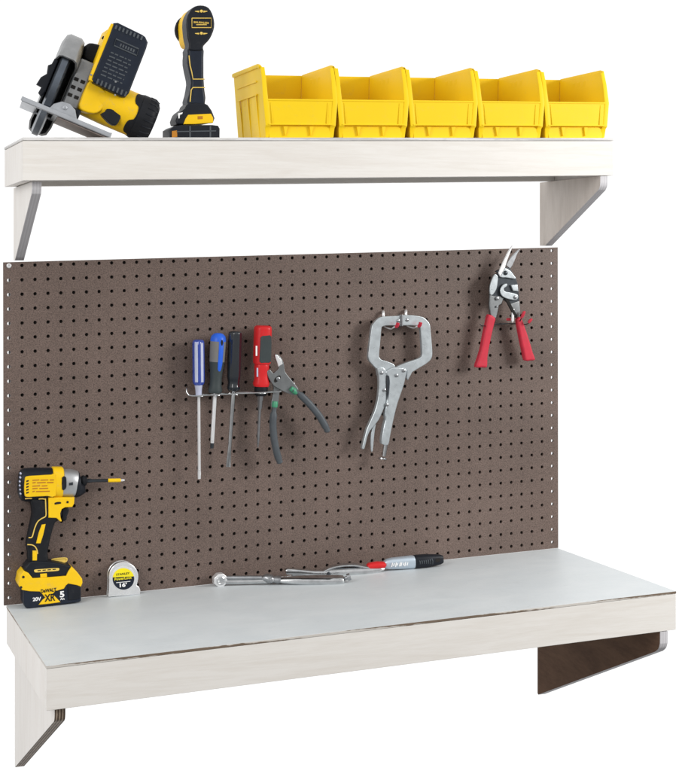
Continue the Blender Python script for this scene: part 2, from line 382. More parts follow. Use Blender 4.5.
d = V((0, .23, 0)); pan.raw([p for p in e]+[p+d for p in e], [(i, (i+1) % 4, 4+(i+1) % 4, 4+i) for i in range(4)])
pan.build('panel', M['peg'], peg, sharp=0)
m = MB(); fbox(m, .55, 47.44, .245, 1.2, .1, 23.72, 0); m.build('hole_shade_sheet', M['black_void'], peg)  # added dark sheet stands in for the shade behind the holes
m = MB(); c = F(.42, 0, 23.5); m.lathe(c+V((0, .1, 0)), (0, -1, 0), [(0, .07), (.11, .07), (.11, .19), (.15, .19), (.17, .17), (.17, .09), (.12, .07), (.12, 0.001)], 20)
m.build('corner_screw', M['whiteshaft'], peg)

# wall shelf ------------------------------------------------------------------
shelf = thing('wall_shelf', F(24, -4.7, 28.9), 'white plywood shelf on two angled brackets above the pegboard', 'shelf')
SX0, SX1, SD, SH = .10, 47.99, 9.439, 2.762
m = MB(); fbox(m, SX0-.02, SX1+.02, -SD-.02, -.03, SHZ-.2, SHZ, .02); bynormal(m, lambda n: 0 if abs(n.z) > .7 else 1); m.build('top_board', [M['ply'], M['edge_board']], shelf)
m = MB(); fbox(m, SX0, SX1, -SD, -SD+.72, SHZ-SH, SHZ-.225); m.build('front_apron', M['ply'], shelf)
for x0 in (SX0, SX1-.72):
    m = MB(); fbox(m, x0, x0+.72, -SD+.735, -.06, SHZ-SH, SHZ-.225); m.build('side_apron', M['plyside'], shelf)
m = MB(); fbox(m, SX0+.74, SX1-.74, -.80, -.06, SHZ-SH, SHZ-.225); m.build('rear_rail', M['ply'], shelf)
def uz(x, y): return F(x, y, SHZ-SH).z-.015
fr = onX(31.8, 183, .9); lo = cr([(fr.y-.03, 32.0), (fr.y, 31.75), (fr.y+.22, 31.4)], 3, False)
bracket(shelf, [(1.3, uz(.9, 1.3)), (fr.y-.03, uz(.9, fr.y))]+lo+[(.55, 26.58), (1.3, 26.58)], .9, 1.6, [M['plyside'], M['edge_pale']])
lo = cr([(-9.3, 32.95), (-9.22, 32.6), (-8.95, 32.3)], 3, False)
o = bracket(shelf, [(1.3, uz(47, 1.3)), (-9.3, uz(47, -9.3))]+lo+[(.3, 27.78), (1.3, 27.78)], 46.85, 47.55, [M['plyshade'], M['edge_pale']])

# ------------------------------------------------------------------ yellow bins
BW, BDP, BHT = 5.90, 8.0, 5.52
def make_bin(base):
    root = thing('storage_bin', base, '', 'storage bin', 'yellow bins in a row on the shelf')
    t = .13
    def taper(p):           # narrower at the foot
        z = p.z/BHT; k = .905+.095*min(1, max(0, z)/.52); kx = BW/2
        return V((kx+(p.x-kx)*k, p.y, p.z))
    b = MB()
    prof = [(.42, .04), (.30, BHT*.14), (.10, BHT*.17), (.02, BHT*.52), (.30, BHT*.80), (.62, BHT*.985), (.80, BHT), (BDP, BHT), (BDP, .04)]
    for x0 in (.02, BW-.02-t):
        b.prism([V((x0, y, z)) for y, z in prof], (t, 0, 0), .03)
    b.box((BW/2, BDP-t/2, BHT/2), (1,0,0), (0,1,0), (0,0,1), (BW/2-.04-t, t/2, BHT/2-.05), .03)          # back wall
    b.box((BW/2, BDP/2+.2, .09), (1,0,0), (0,1,0), (0,0,1), (BW/2-.04-t, BDP/2-.25-t, .07), .02)           # floor
    for x0 in (.25, .5, .75):                                                                      # ribs inside right wall
        for xx in (t+.02, BW-t-.02):
            b.box((xx, BDP*(.35+.45*x0), BHT*.72), (1,0,0), (0,1,0), (0,0,1), (.035, .22, BHT*.2), .02)
    for x0 in (.0, BW):                                                                            # stacking ledges outside
        sgn = -1 if x0 == 0 else 1
        for zz in (.62, .80): b.box((x0-sgn*.02, BDP*.56, BHT*zz), (1,0,0), (0,1,0), (0,0,1), (.05, BDP*.34, .06), .02)
        for yy in (.22, .5, .78): b.box((x0-sgn*.02, BDP*yy+.3, BHT*.32), (1,0,0), (0,1,0), (0,0,1), (.04, .09, BHT*.3), .02)
    b.map(taper); b.map(lambda p: p+V(base)); bo = b.build('body', M['binyel'], root)
    r = MB()                                                                                        # rolled rim
    r.sweep([(.0, .74, BHT*.985), (.0, 1.2, BHT+.02), (.0, BDP-.05, BHT+.02)], [(.15, .10), (.17, .13), (.17, .13)], 12, pw=3)
    r.sweep([(BW, .74, BHT*.985), (BW, 1.2, BHT+.02), (BW, BDP-.05, BHT+.02)], [(.15, .08), (.17, .10), (.17, .10)], 12, pw=3)
    r.sweep([(.0, BDP, BHT+.0), (BW, BDP, BHT+.0)], [(.12, .10)]*2, 12, pw=3)
    for x0 in (.16, BW-.16):                                                                        # flanged front edge of each side wall
        r.sweep([(x0, .42, .06), (x0, .30, BHT*.14), (x0, .08, BHT*.17), (x0, .0, BHT*.52), (x0, .28, BHT*.80), (x0, .6, BHT*.975)],
                [(.05, .22), (.05, .22), (.05, .22), (.05, .2), (.05, .17), (.06, .16)], 10, up=(0, 1, 0), pw=4)
    r.map(taper); r.map(lambda p: p+V(base)); r.build('rim', M['binyel'], root)
    p = MB()                                                                                        # hopper front
    fr = [V((.16, .06, BHT*.175)), V((BW-.16, .06, BHT*.175)), V((BW-.16, .0, BHT*.525)), V((.16, .0, BHT*.525))]
    p.prism(fr, (0, .13, 0), .03)
    for x0 in (.55, BW-.72): p.box((x0, .01, BHT*.34), (1,0,0), (0,1,.0), (0,0,1), (.045, .035, BHT*.15), .02)
    p.box((BW/2, .02, BHT*.52), (1,0,0), (0,1,0), (0,0,1), (BW/2-.16, .06, .07), .03)
    p.box((BW/2, .03, BHT*.185), (1,0,0), (0,1,0), (0,0,1), (BW/2-.18, .05, .05), .02)
    p.box((BW/2, .36, BHT*.085), (1,0,0), (0,1,0), (0,0,1), (BW/2-.25, .05, BHT*.08), .02)
    for x0 in (.28, .66): p.prism([V((BW*x0+q, .30, z)) for q, z in ((-.16, BHT*.16), (.2, BHT*.16), (-.06, .15))], (0, -.16, 0), .01)
    p.map(taper); p.map(lambda q: q+V(base)); po = p.build('hopper_front', M['binyel'], root)
    return root
bx = [18.14+5.935*i for i in range(5)]
base0 = V((bx[0], -9.15, shelfz(bx[0], -9.15)))
bin0 = make_bin(base0); index_kids()
bins = [bin0]+[copy_tree(bin0) for _ in range(4)]
blab = ['yellow plastic bin nearest the black drill, its ribbed left side showing', 'yellow plastic bin second from the black drill in the shelf row',
        'middle one of the five yellow plastic bins on the shelf', 'yellow plastic bin second from the right end of the shelf row',
        'yellow plastic bin at the right end of the shelf, above the right bracket']
for i, o in enumerate(bins):
    q = V((bx[i], -9.15, shelfz(bx[i], -9.15))); o.location = q*S; o.rotation_euler = (0, -math.atan(.025), 0); o['label'] = blab[i]
# ================================================================== tools hung on the board
X_, Y_, Z_ = V((1, 0, 0)), V((0, 1, 0)), V((0, 0, 1))
def base_of(px, py, y): return onY(px, py, y)

# wire tool rack --------------------------------------------------------------
rack = thing('tool_rack', onY(240, 395, -.6), 'thin wire rack of loops holding the row of screwdrivers on the pegboard', 'tool rack')
RY = -1.15
m = MB()
m.sweep(cr([onY(186.3, 386.5, .1), onY(186.3, 386.5, -.5), onY(186.3, 388, -1.5), onY(186.8, 392.5, -1.75), onY(189, 395.2, -1.75), onY(196, 396, -1.72)], 5, False), .055, 8)
pts = []
for i, (a, b) in enumerate([(196, 396), (206, 395.2), (224, 394.3), (226, 394.2), (245, 393.2), (252, 393), (269, 392.2), (272, 392.1), (281, 391.6)]):
    pts.append(onY(a, b, RY-.72))
m.sweep(pts, .05, 8); m.build('front_wire', M['chrome'], rack)
m = MB()
m.sweep([onY(194, 394.8, -.45), onY(296, 389.8, -.45)], .05, 8)
m.sweep(cr([onY(296, 389.8, -.45), onY(295, 388, -.7), onY(294.2, 384.5, -.75), onY(294, 382.5, -.7)], 4, False), .055, 8)
for a, b in ((213, 393.8), (262, 391.5)): m.sweep([onY(a, b, -.45), onY(a, b, .22)], .05, 8)
m.build('back_wire', M['chrome'], rack)
m = MB()
for a, b, r in ((198.5, 395.5, .42), (215.2, 394.7, .48), (233, 393.9, .45), (260.6, 392.6, .55)):
    c = onY(a, b, RY); m = MB(); m.sweep([c+V((math.cos(t)*r, math.sin(t)*.70, 0)) for t in [2*math.pi*k/20 for k in range(21)]], .05, 8); m.build('wire_loop', M['chrome'], rack)

# screwdrivers ------------------------------------------------------------------
def axis_pts(p0, p1, y): return onY(p0[0], p0[1], y), onY(p1[0], p1[1], y)
def lerp(a, b, t): return a+(b-a)*t
G = 'screwdrivers in the wire rack'
# 1 blue acetate
sd = thing('screwdriver', onY(199.3, 478, RY), 'slim screwdriver with clear blue handle and the longest bright blade', 'screwdriver', G)
a, b = axis_pts((198.2, 339.5), (198.6, 385), RY); n_ = onY(198.7, 396, RY); e_ = onY(199.3, 476, RY)
m = MB(); R = .50
m.sweep([lerp(a, b, t) for t in (0, .02, .06, .12, .9, .96, 1.0)], [R*.55, R*.86, R*.97, R, R, R*.93, R*.72], 36, flute=(6, .10)); m.build('handle', M['blueac'], sd)
for ang in (-.62, .42):  # pale strips paint the gloss highlights down the blue handle
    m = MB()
    off = V((math.sin(ang)*R*.93, -math.cos(ang)*R*.93, 0)); m.sweep([lerp(a, b, t)+off for t in (.07, .5, .93)], [(.05, .13), (.06, .14), (.05, .13)], 10, up=off); m.build('highlight_stripe', M['lilac'], sd)
m = MB(); m.sweep([b, lerp(b, n_, .4), lerp(b, n_, .85), n_], [.33, .27, .25, .27], 20); m.build('neck', M['lilac'], sd)
m = MB(); m.sweep([n_+V((0, 0, .2)), lerp(n_, e_, .93), lerp(n_, e_, .96), onY(199.3, 479, RY)], [.125, .125, (.10, .14), (.03, .12)], 14, up=(0, 1, 0)); m.build('shaft', M['whiteshaft'], sd)
# 2 blue and grey
sd = thing('screwdriver', onY(212, 448, RY), 'short screwdriver with rounded blue and grey cushioned handle', 'screwdriver', G)
a, b = axis_pts((218.6, 333), (215, 393), RY); e_ = onY(212.2, 443, RY)
m = MB(); m.sweep([lerp(a, b, t) for t in (0, .015, .05, .1, .14)], [.18, .38, .55, .62, .63], 28); m.build('blue_cap', M['blue'], sd)
m = MB(); m.sweep([lerp(a, b, t) for t in (.14, .25, .48)], [.63, .63, .61], 28); m.build('grey_grip', M['greyplas'], sd)
m = MB(); m.sweep([lerp(a, b, t) for t in (.48, .62, .76, .88, .95, 1)], [.60, .53, .47, .49, .56, .50], 28); m.build('lower_grip', M['teal'], sd)
m = MB(); off = V((.12, -.55, 0)); m.sweep([lerp(a, b, t)+off*k for t, k in ((.06, .8), (.12, 1.02), (.3, 1.06), (.5, 1.02), (.6, .88), (.68, .75))], [(.08, .16), (.09, .23), (.09, .21), (.08, .2), (.07, .16), (.04, .06)], 14, up=off)
m.build('blue_inlay', M['blue'], sd)
m = MB(); c = lerp(a, b, .155)+V((.14, -.66, 0)); m.sweep([c+V((0, 0, .22)), c, c-V((0, 0, .22))], [(.03, .05), (.035, .11), (.03, .05)], 12, up=(0, 1, 0)); m.build('hang_slot', M['black_void'], sd)
m = MB(); m.sweep([b, lerp(b, e_, .9), e_], [.16, .16, .15], 16); m.build('shaft', M['whiteshaft'], sd)
m = MB(); m.sweep([e_, onY(212, 446, RY), onY(211.8, 448.5, RY)], [.15, (.1, .15), (.03, .13)], 14, up=(0, 1, 0)); m.build('tip', M['darksteel'], sd)
# 3 black
sd = thing('screwdriver', onY(228.5, 466, RY), 'screwdriver with plain glossy black handle and flat chrome blade', 'screwdriver', G)
a, b = axis_pts((235.2, 331), (233.4, 391), RY); e_ = onY(228.9, 457, RY)
m = MB(); m.sweep([lerp(a, b, t) for t in (0, .015, .05, .75, .82, .87, .92, .96, 1)], [.35, .5, .56, .555, .50, .46, .52, .55, .42], 36, flute=(8, .07)); m.build('handle', mat('glossy black acetate', (.012, .016, .022), .13, coat=.7, var=.2), sd)
m = MB(); m.sweep([b, lerp(b, e_, .2), lerp(b, e_, .45), lerp(b, e_, .8), e_, onY(228.4, 467, RY)], [.17, .19, .17, .155, (.12, .18), (.03, .2)], 16, up=(0, 1, 0)); m.build('shaft', M['chrome'], sd)
# 4 red multi-bit
sd = thing('screwdriver', onY(257.9, 447, RY), 'red multi-bit screwdriver with black grip panel and stepped grey shank', 'screwdriver', G)
a, b = axis_pts((263.0, 325.5), (261, 390), RY-.05); m = MB()
m.sweep([lerp(a, b, t) for t in (0, .02, .06, .57, .60)], [.52, .66, .70, .69, .62], 24, pw=2.8, up=(0, 1, 0)); m.build('handle', M['red'], sd)
m = MB(); m.sweep([lerp(a, b, t) for t in (.60, .64, .70, .82, .90, .945)], [.56, .6, .57, .56, .66, .58], 24, pw=2.6, up=(0, 1, 0)); m.build('collar', M['red'], sd)
m = MB(); m.prism(pl(zp([(137,118),(150,106),(200,103),(212,112),(210,280),(198,290),(142,292),(130,282)], 240, 320, 6.79), RY-.62), (0, -.14, 0), .05)
m.build('grip_panel', M['teal'], sd)
for zx in (118, 166): MB().sweep([onY(240+zx/6.79, 320+325/6.79, RY-.52), onY(240+zx/6.79, 320+385/6.79, RY-.52)], [(.05, .07)]*2, 10, up=(0, 1, 0)).build('bit_slot', M['lilac'], sd)
m = MB(); c = onY(240+112/6.79, 320+205/6.79, RY-.70); m.sweep([c+V((0, 0, .35)), c-V((0, 0, .45))], [(.02, .07)]*2, 8, up=(0, 1, 0)); m.build('white_mark', M['white'], sd)
m = MB(); m.sweep([lerp(a, b, t) for t in (.94, .97, 1.06, 1.09)], [.5, .55, .52, .42], 24); m.build('black_ring', M['blk'], sd)
q = [onY(260.6, 393, RY), onY(260.4, 400, RY), onY(260.2, 400.5, RY), onY(259.9, 408, RY), onY(259.6, 409.5, RY), onY(258.2, 440, RY), onY(257.9, 447.5, RY)]
m = MB(); m.sweep(q, [.26, .25, .21, .20, .13, .12, .04], 6); m.build('shank', M['steel'], sd)

# slip joint pliers ---------------------------------------------------------------
plr = thing('pliers', onY(280, 460, -1.6), 'slip joint pliers with slate grey dipped handles splayed open on the rack', 'pliers')
Zt = lambda p: zp(p, 240, 320, 6.79)
Z6 = lambda p: zp(p, 175, 315, 3.994)
PY = -1.75
m = MB(); m.prism(pl(Zt(cr([(236,233),(264,238),(288,268),(301,308),(305,346),(326,378),(356,414),(386,452),(398,476),(370,510),(336,502),(285,480),(232,448),(205,412),(188,376),(186,346),(206,338),(226,362),(246,346),(262,330),(256,295),(240,262)], 2)), PY), (0, .24, 0), .05)
m.build('upper_jaw', M['plsteel'], plr)
m = MB(); m.prism(pl(Zt([(237,236),(252,236),(280,268),(291,298),(272,310),(262,318),(254,290),(243,262)]), PY-.03), (0, .2, 0), .04); m.build('jaw_tip', M['whiteshaft'], plr)
m = MB(); m.prism(pl(Zt(cr([(186,345),(205,340),(222,368),(236,352),(262,345),(300,375),(292,425),(272,470),(266,520),(256,590),(212,592),(222,520),(230,460),(212,420),(192,380)], 2)), PY+.2), (0, .24, 0), .05)
m.build('lower_jaw', M['plsteel'], plr)
m = MB(); c = onY(240+255/6.79, 320+400/6.79, PY); m.prism(pl(Zt(cr([(232,412),(240,395),(262,378),(276,380),(272,398),(250,420),(236,424)], 3)), PY-.03), (0, .06, 0), .01); m.build('pivot_slot', M['black_void'], plr)
m = MB(); c = onY(240+257/6.79, 320+400/6.79, PY-.02); m.lathe(c, (0, -1, 0), [(0, .17), (.08, .16), (.10, .12), (.10, .01)], 18); m.build('pivot_bolt', M['steel'], plr)
h1 = Z6([(468,298),(492,312),(520,338),(548,368),(574,400),(592,430),(604,452),(611,468)])
m = MB(); m.sweep(cr([onY(a, b, PY-.08) for a, b in h1], 3, False), [(.24, .18)]*4+[(.32, .28)]*14+[(.30, .24)]*3+[(.16, .12)], 14, up=(0, 1, 0), pw=2.6); m.build('handle_grip', M['greygrip'], plr)
m = MB(); m.sweep([onY(a, b, PY-.05) for a, b in Z6([(462,292),(476,303),(486,310)])], [(.25, .2), (.285, .24), (.27, .22)], 14, up=(0, 1, 0)); m.build('green_collar', M['green'], plr)
h2 = Z6([(399,352),(395,385),(391,430),(394,480),(400,520),(408,555),(415,578),(420,593)])
m = MB(); m.sweep(cr([onY(a, b, PY+.12) for a, b in h2], 3, False), [(.24, .18)]*4+[(.34, .28)]*14+[(.31, .24)]*3+[(.16, .12)], 14, up=(0, 1, 0), pw=2.6); m.build('handle_grip', M['greygrip'], plr)
m = MB(); m.sweep([onY(a, b, PY+.12) for a, b in Z6([(400,345),(399,356),(398,368)])], [(.25, .2), (.30, .25), (.28, .22)], 14, up=(0, 1, 0)); m.build('green_collar', M['green'], plr)

# locking C clamp ----------------------------------------------------------------
clp = thing('locking_clamp', onY(395, 455, -1.0), 'large locking C clamp with pale metal jaws hanging closed on two pegs', 'clamp')
Zc = lambda p: zp(p, 365, 305, 9.053)
Zd = lambda p: zp(p, 355, 370, 7.71)
KY = -1.25
lj = cr([(322,97),(230,102),(150,108),(112,130),(72,175),(60,215),(45,330),(32,440),(34,490),(60,530),(108,580)], 3, False)+[(118,640),(200,640),(240,610)]+cr([(275,556),(255,532),(200,510),(150,494),(133,478),(128,455),(138,350),(150,215),(160,196),(200,186),(322,186)], 3, False)
m = MB(); m.prism(pl(Zc(lj), KY), (0, .42, 0), .07, 3); m.build('jaw', M['clampmetal'], clp)
rj = cr([(332,92),(420,92),(510,104),(550,125),(588,172),(596,230),(606,340),(612,440),(600,490),(560,530),(500,566),(430,608)], 3, False)+[(408,650),(390,682),(376,660),(380,600),(300,640),(230,620)]+cr([(262,572),(300,552),(380,520),(470,490),(508,468),(518,440),(512,330),(502,215),(490,192),(440,186),(332,186)], 3, False)
m = MB(); m.prism(pl(Zc(rj), KY-.02), (0, .42, 0), .07, 3); m.build('jaw', M['clampmetal'], clp)
bd = Zd(cr([(236,20),(262,-8),(300,-22),(360,-20),(402,0),(392,60),(380,115),(355,190),(330,262),(305,360),(288,440),(272,520),(258,578),(208,570),(212,500),(226,420),(238,380),(232,340),(244,250),(255,180),(262,110),(258,60)], 2))
m = MB(); m.prism(pl(bd, KY-.24), (0, .62, 0), .12, 3); m.build('fixed_handle', M['clampmetal'], clp)
lv = Zd(cr([(172,-15),(215,-22),(245,10),(244,90),(246,170),(240,250),(215,320),(185,385),(150,430),(118,470),(96,520),(76,606),(55,602),(72,530),(92,455),(130,370),(162,290),(182,190),(186,90),(180,30)], 2))
m = MB(); m.prism(pl(lv, KY-.16), (0, .5, 0), .10, 3); m.build('lever', M['clampmetal'], clp)
rl = Zd(cr([(162,415),(155,460),(148,520),(138,622),(126,625),(122,560),(126,490),(140,440)], 2))
m = MB(); m.prism(pl(rl, KY-.02), (0, .22, 0), .05); m.build('release_lever', M['clampmetal'], clp)
m = MB(); a, b = onY(355+238/7.71, 370+565/7.71, KY+.05), onY(355+222/7.71, 370+665/7.71, KY+.05); m.sweep([a, b], [.19, .18], 14)
c = onY(355+215/7.71, 370+672/7.71, KY+.05); d_ = (b-a).normalized(); m.sweep([c, c+d_*.04, c+d_*.16, c+d_*.22], [.24, .36, .37, .30], 18); m.build('adjusting_screw', M['chrome'], clp)
for zx, zz in ((300,142),(378,135)): MB().lathe(onY(365+zx/9.053, 305+zz/9.053, KY+.02), (0, -1, 0), [(0, .15), (.08, .15), (.12, .1), (.12, .01)], 16).build('rivet', M['steel'], clp)
for zx, zz, yy in ((205,22,-.18),(320,42,-.26),(375,5,-.26),(225,155,-.18),(245,268,-.26)): MB().lathe(onY(355+zx/7.71, 370+zz/7.71, KY+yy+.02), (0, -1, 0), [(0, .15), (.07, .15), (.10, .1), (.10, .01)], 16).build('rivet', M['steel'], clp)
m = MB(); m.prism(pl(Zd([(246,40),(262,46),(268,90),(262,180),(252,235),(248,170),(244,90)]), KY-.262), (0, .04, 0), .0); m.build('slot', M['darksteel'], clp)
for x0, x1 in ((316, 324), (331, 345)): MB().prism(pl(Zc([(x0, 88), (x1, 88), (x1, 192), (x0, 192)]), KY-.06), (0, .5, 0), .03).build('jaw_pad', M['steel'], clp)
HG = 'red tipped hooks in the pegboard'
for i, (px, zy, tx, ty, lab) in enumerate(((165, 70, 292, 186, 'small wire hook with red tip under the left jaw of the clamp'), (370, 62, 497, 182, 'small wire hook with red tip under the right jaw of the clamp'))):
    hk = thing('peg_hook', onY(365+px/9.053, 305+zy/9.053, 0), lab, 'hook', HG)
    P = lambda a, b, y: onY(365+a/9.053, 305+b/9.053, y)
    m = MB(); m.sweep(cr([P(px, zy-8, .2), P(px, zy-6, -.25), P(px, zy+10, -.40), P(px+1, zy+40, -.42)], 5, False), .13, 10)
    m.sweep(cr([P(px+1, zy+40, -.42), P(px+4, zy+110, -.45), P(px+22, zy+132, -.6), P(px+70, zy+146, -1.0), P(tx-35, ty+18, -1.5), P(tx-6, ty+4, -1.75)], 5, False), .065, 10)
    m.build('wire', M['whiteshaft'], hk)
    m = MB(); m.sweep(cr([P(tx-14, ty+14, -1.66), P(tx, ty, -1.8), P(tx+5, ty-18, -1.9), P(tx+7, ty-26, -1.92)], 3, False), [.12]+[.15]*8+[.08], 12); m.build('red_tip', M['snipred'], hk)

# aviation snips -------------------------------------------------------------------
snp = thing('aviation_snips', onY(505, 366, -1.4), 'tin snips with red vinyl handles at the top right of the pegboard', 'snips')
Zs = lambda p: zp(p, 470, 240, 8.56)
Zr = lambda p: zp(p, 465, 300, 8.487)
NY = -1.55
m = MB(); m.prism(pl(Zs([(366,44),(350,62),(318,118),(285,182),(262,235),(243,284),(262,318),(282,300),(302,236),(320,178),(345,112),(370,52)]), NY), (0, .18, 0), .05); m.build('blade', M['whiteshaft'], snp)
m = MB(); m.prism(pl(Zs([(427,78),(408,92),(352,148),(330,180),(308,218),(344,246),(362,222),(385,172),(404,122),(428,84)]), NY+.12), (0, .18, 0), .05); m.build('blade', M['steel'], snp)
m = MB(); m.prism(pl(Zs([(243,284),(222,268),(300,228),(345,244),(395,325),(414,400),(420,470),(424,530),(360,560),(300,520),(278,500),(240,545),(200,490),(172,470),(172,400),(190,335),(212,296)]), NY+.16), (0, .3, 0), .05); m.build('pivot_body', M['darksteel'], snp)
m = MB(); m.prism(pl(Zs(cr([(214,292),(240,312),(238,360),(230,415),(198,468),(172,462),(174,392),(190,336)], 2)), NY-.02), (0, .2, 0), .05); m.build('cheek_plate', M['clampmetal'], snp)
m = MB(); m.prism(pl(Zs(cr([(262,318),(285,275),(302,240),(345,262),(375,298),(396,332),(360,330),(310,322)], 2)), NY-.06), (0, .22, 0), .05); m.build('cheek_plate', M['clampmetal'], snp)
m = MB(); m.lathe(onY(470+303/8.56, 240+282/8.56, NY-.05), (0, -1, 0), [(0, .2), (.08, .19), (.13, .14), (.13, .01)], 16); m.build('pivot_bolt', M['darksteel'], snp)
m = MB(); m.prism(pl(Zs([(352,386),(408,380),(416,440),(372,436)]), NY-.04), (0, .2, 0), .04); m.build('link_plate', M['clampmetal'], snp)
m = MB(); m.prism(pl(Zs(cr([(292,378),(318,374),(318,395),(292,415),(300,440),(350,450),(408,468),(412,500),(388,514),(330,506),(280,482),(260,446),(268,405)], 3)), NY-.12), (0, .14, 0), .05); m.build('latch', M['clampmetal'], snp)
for a, b in ((385, 490), (232, 500), (228, 570)): MB().lathe(onY(470+a/8.56, 240+b/8.56, NY-.1 if a > 300 else NY+.05), (0, -1, 0), [(0, .17 if b < 520 else .09), (.08, .16 if b < 520 else .08), (.11, .1 if b < 520 else .05), (.11, .01)], 14).build('rivet', M['steel'], snp)
for pts, yy, nm in (([(172,470),(210,480),(262,478),(290,498),(272,548),(250,560),(238,620),(225,672),(180,660),(166,560)], .1, 'handle_arm'), ([(345,545),(424,520),(432,600),(428,650),(392,668),(360,600)], .05, 'handle_arm')):
    m = MB(); m.prism(pl(Zs(pts), NY+yy), (0, .3, 0), .07); m.build(nm, M['plsteel'], snp)
m = MB(); m.prism(pl(Zs([(300,500),(330,505),(362,570),(408,650),(398,668),(372,640),(330,560)]), NY-.02), (0, .2, 0), .04); m.build('spring_link', M['black_void'], snp)
m = MB(); m.prism(pl(Zs([(362,590),(382,590),(378,690),(366,712),(356,690)]), NY+.0), (0, .2, 0), .04); m.build('spring_end', M['whiteshaft'], snp)
for pts, y0 in (([(205,122),(262,150),(258,190),(240,260),(222,345),(205,432),(196,500),(192,572),(150,574),(96,572),(112,510),(140,420),(155,340),(168,270),(186,190)], NY-.02),
            ([(446,165),(470,145),(492,170),(515,235),(540,310),(562,380),(582,450),(602,508),(560,516),(514,514),(500,450),(486,390),(470,310),(456,235)], NY+.1)):
    m = MB(); m.prism(pl(Zr(cr(pts, 2)), y0), (0, .62, 0), .2, 4); m.build('handle_grip', M['snipred'], snp)
hk = thing('tool_hook', onY(505, 324, 0), 'dark wire hook with red tips carrying the red handled snips', 'hook', HG)
P = lambda a, b, y: onY(465+a/8.487, 300+b/8.487, y)
m = MB(); m.sweep(cr([P(128, 206, -1.9), P(150, 220, -1.75), P(200, 212, -.62), P(260, 205, -.55), P(400, 200, -.55), P(470, 205, -.6), P(520, 207, -1.3), P(545, 190, -1.9)], 4, False), .05, 8)
for xx in (300, 420): m.sweep([P(xx, 202, -.55), P(xx, 200, .2)], .05, 8)
m.sweep(cr([P(430, 200, -.6), P(460, 190, -1.2), P(480, 150, -1.85), P(500, 105, -1.95)], 4, False), .05, 8)
m.build('wire', M['darksteel'], hk)
m = MB(); m.sweep([P(478, 152, -1.84), P(488, 135, -1.9), P(500, 105, -1.95), P(510, 98, -1.95)], [.1, .14, .14, .08], 10); m.build('red_tip', M['snipred'], hk)
m = MB(); m.sweep([P(538, 192, -1.85), P(550, 178, -1.93), P(568, 160, -1.95)], [.12, .14, .09], 10); m.build('red_tip', M['snipred'], hk)
m = MB(); m.sweep([P(352, 166, -.9), P(368, 164, -1.0), P(400, 166, -1.0)], [.1, .13, .1], 10)
m.build('red_tip', M['snipred'], hk)
# ================================================================== on the bench
Zi = lambda p: zp(p, 15, 455, 6.173)
Zb = lambda p: zp(p, 10, 545, 7.544)
def Pi(a, b, y): return onY(15+a/6.173, 455+b/6.173, y)
def Pb(a, b, y): return onY(10+a/7.544, 545+b/7.544, y)
imp = thing('impact_driver', Pb(320, 450, -1.0), 'yellow and black cordless impact driver standing on the bench beside the tape measure', 'impact driver')
AY = -1.02; RYY = .90
m = MB(); m.sweep([Pi(a, b, AY) for a, b in ((20,186),(26,186),(38,185),(60,184),(110,182),(232,178))], [(.55,.40),(.95,.70),(1.17,.86),(1.27,RYY),(1.30,RYY),(1.24,RYY)], 32, up=(0,0,1), pw=2.6); m.build('motor_housing', M['blk2'], imp)
m = MB()
for k, (y0) in enumerate((110, 135, 160, 185, 210, 235)): m.sweep([Pi(27+abs(k-2.5)*2.2, y0, AY-.62), Pi(33+abs(k-2.5)*2.2, y0+8, AY-.72)], [.07, .07], 8)
m.build('rear_vents', M['lilac'], imp)
m = MB(); m.sweep([Pi(a, b, AY) for a, b in ((222,168),(228,168),(284,168),(291,168))], [(1.10,.84),(1.20,.95),(1.20,.96),(1.12,.88)], 32, up=(0,0,1), pw=2.7); m.build('front_housing', M['yel'], imp)
sp_ = MB(); sp_.prism(pl(Zi(cr([(62,150),(72,134),(120,129),(226,123),(250,124),(252,252),(200,254),(120,258),(72,260),(60,246),(57,200)], 2)), AY-RYY-.10), (0, .5, 0), .06); side = sp_.build('side_panel', M['yel'], imp)
m = MB()
for k in range(5): m.prism(pl(Zi([(70,158+k*18),(86,154+k*18),(84,163+k*18),(70,168+k*18)]), AY-RYY-.115), (0, .05, 0), .005)
m.build('vent_slots', M['black_void'], side)
m = MB(); yq = AY-RYY-.115
for k, (y0, ws) in enumerate(((150, (108, 150, 158, 205, 215, 240)), (166, (108, 128, 136, 190, 198, 238)), (186, (108, 155, 165, 200)), (202, (108, 140, 150, 205)), (220, (108, 122, 130, 215)))):
    for a0, a1 in zip(ws[::2], ws[1::2]): m.prism(pl(Zi([(a0, y0+(240-a0)*.02), (a1, y0), (a1, y0+7), (a0, y0+7+(240-a0)*.02)]), yq), (0, .03, 0), 0)
m.build('label_print', M['rust'], side)
m = MB(); m.sweep([Pi(a, b, AY) for a, b in ((285,172),(292,172),(340,174),(372,178),(380,179))], [(1.0,.80),(1.09,.93),(1.09,.93),(1.02,.86),(.9,.75)], 32, up=(0,0,1), pw=2.3); m.build('gear_case', M['zinc'], imp)
m = MB(); m.prism(pl(Zi(cr([(291,140),(312,134),(318,150),(318,196),(308,214),(291,212)], 2)), AY-.99), (0, .2, 0), .04); m.build('gear_case_window', M['blk2'], imp)
m = MB(); m.prism(pl(Zi([(334,172),(358,168),(358,186),(334,188)]), AY-.965), (0, .1, 0), .02); m.build('badge', M['darksteel'], imp)
m = MB(); m.sweep([Pi(a, b, AY) for a, b in ((370,180),(378,180),(396,180),(404,178),(409,172))], [(.98,.82),(1.03,.86),(.96,.80),(.80,.66),(.42,.38)], 28, up=(0,0,1)); m.build('nose', M['blk2'], imp)
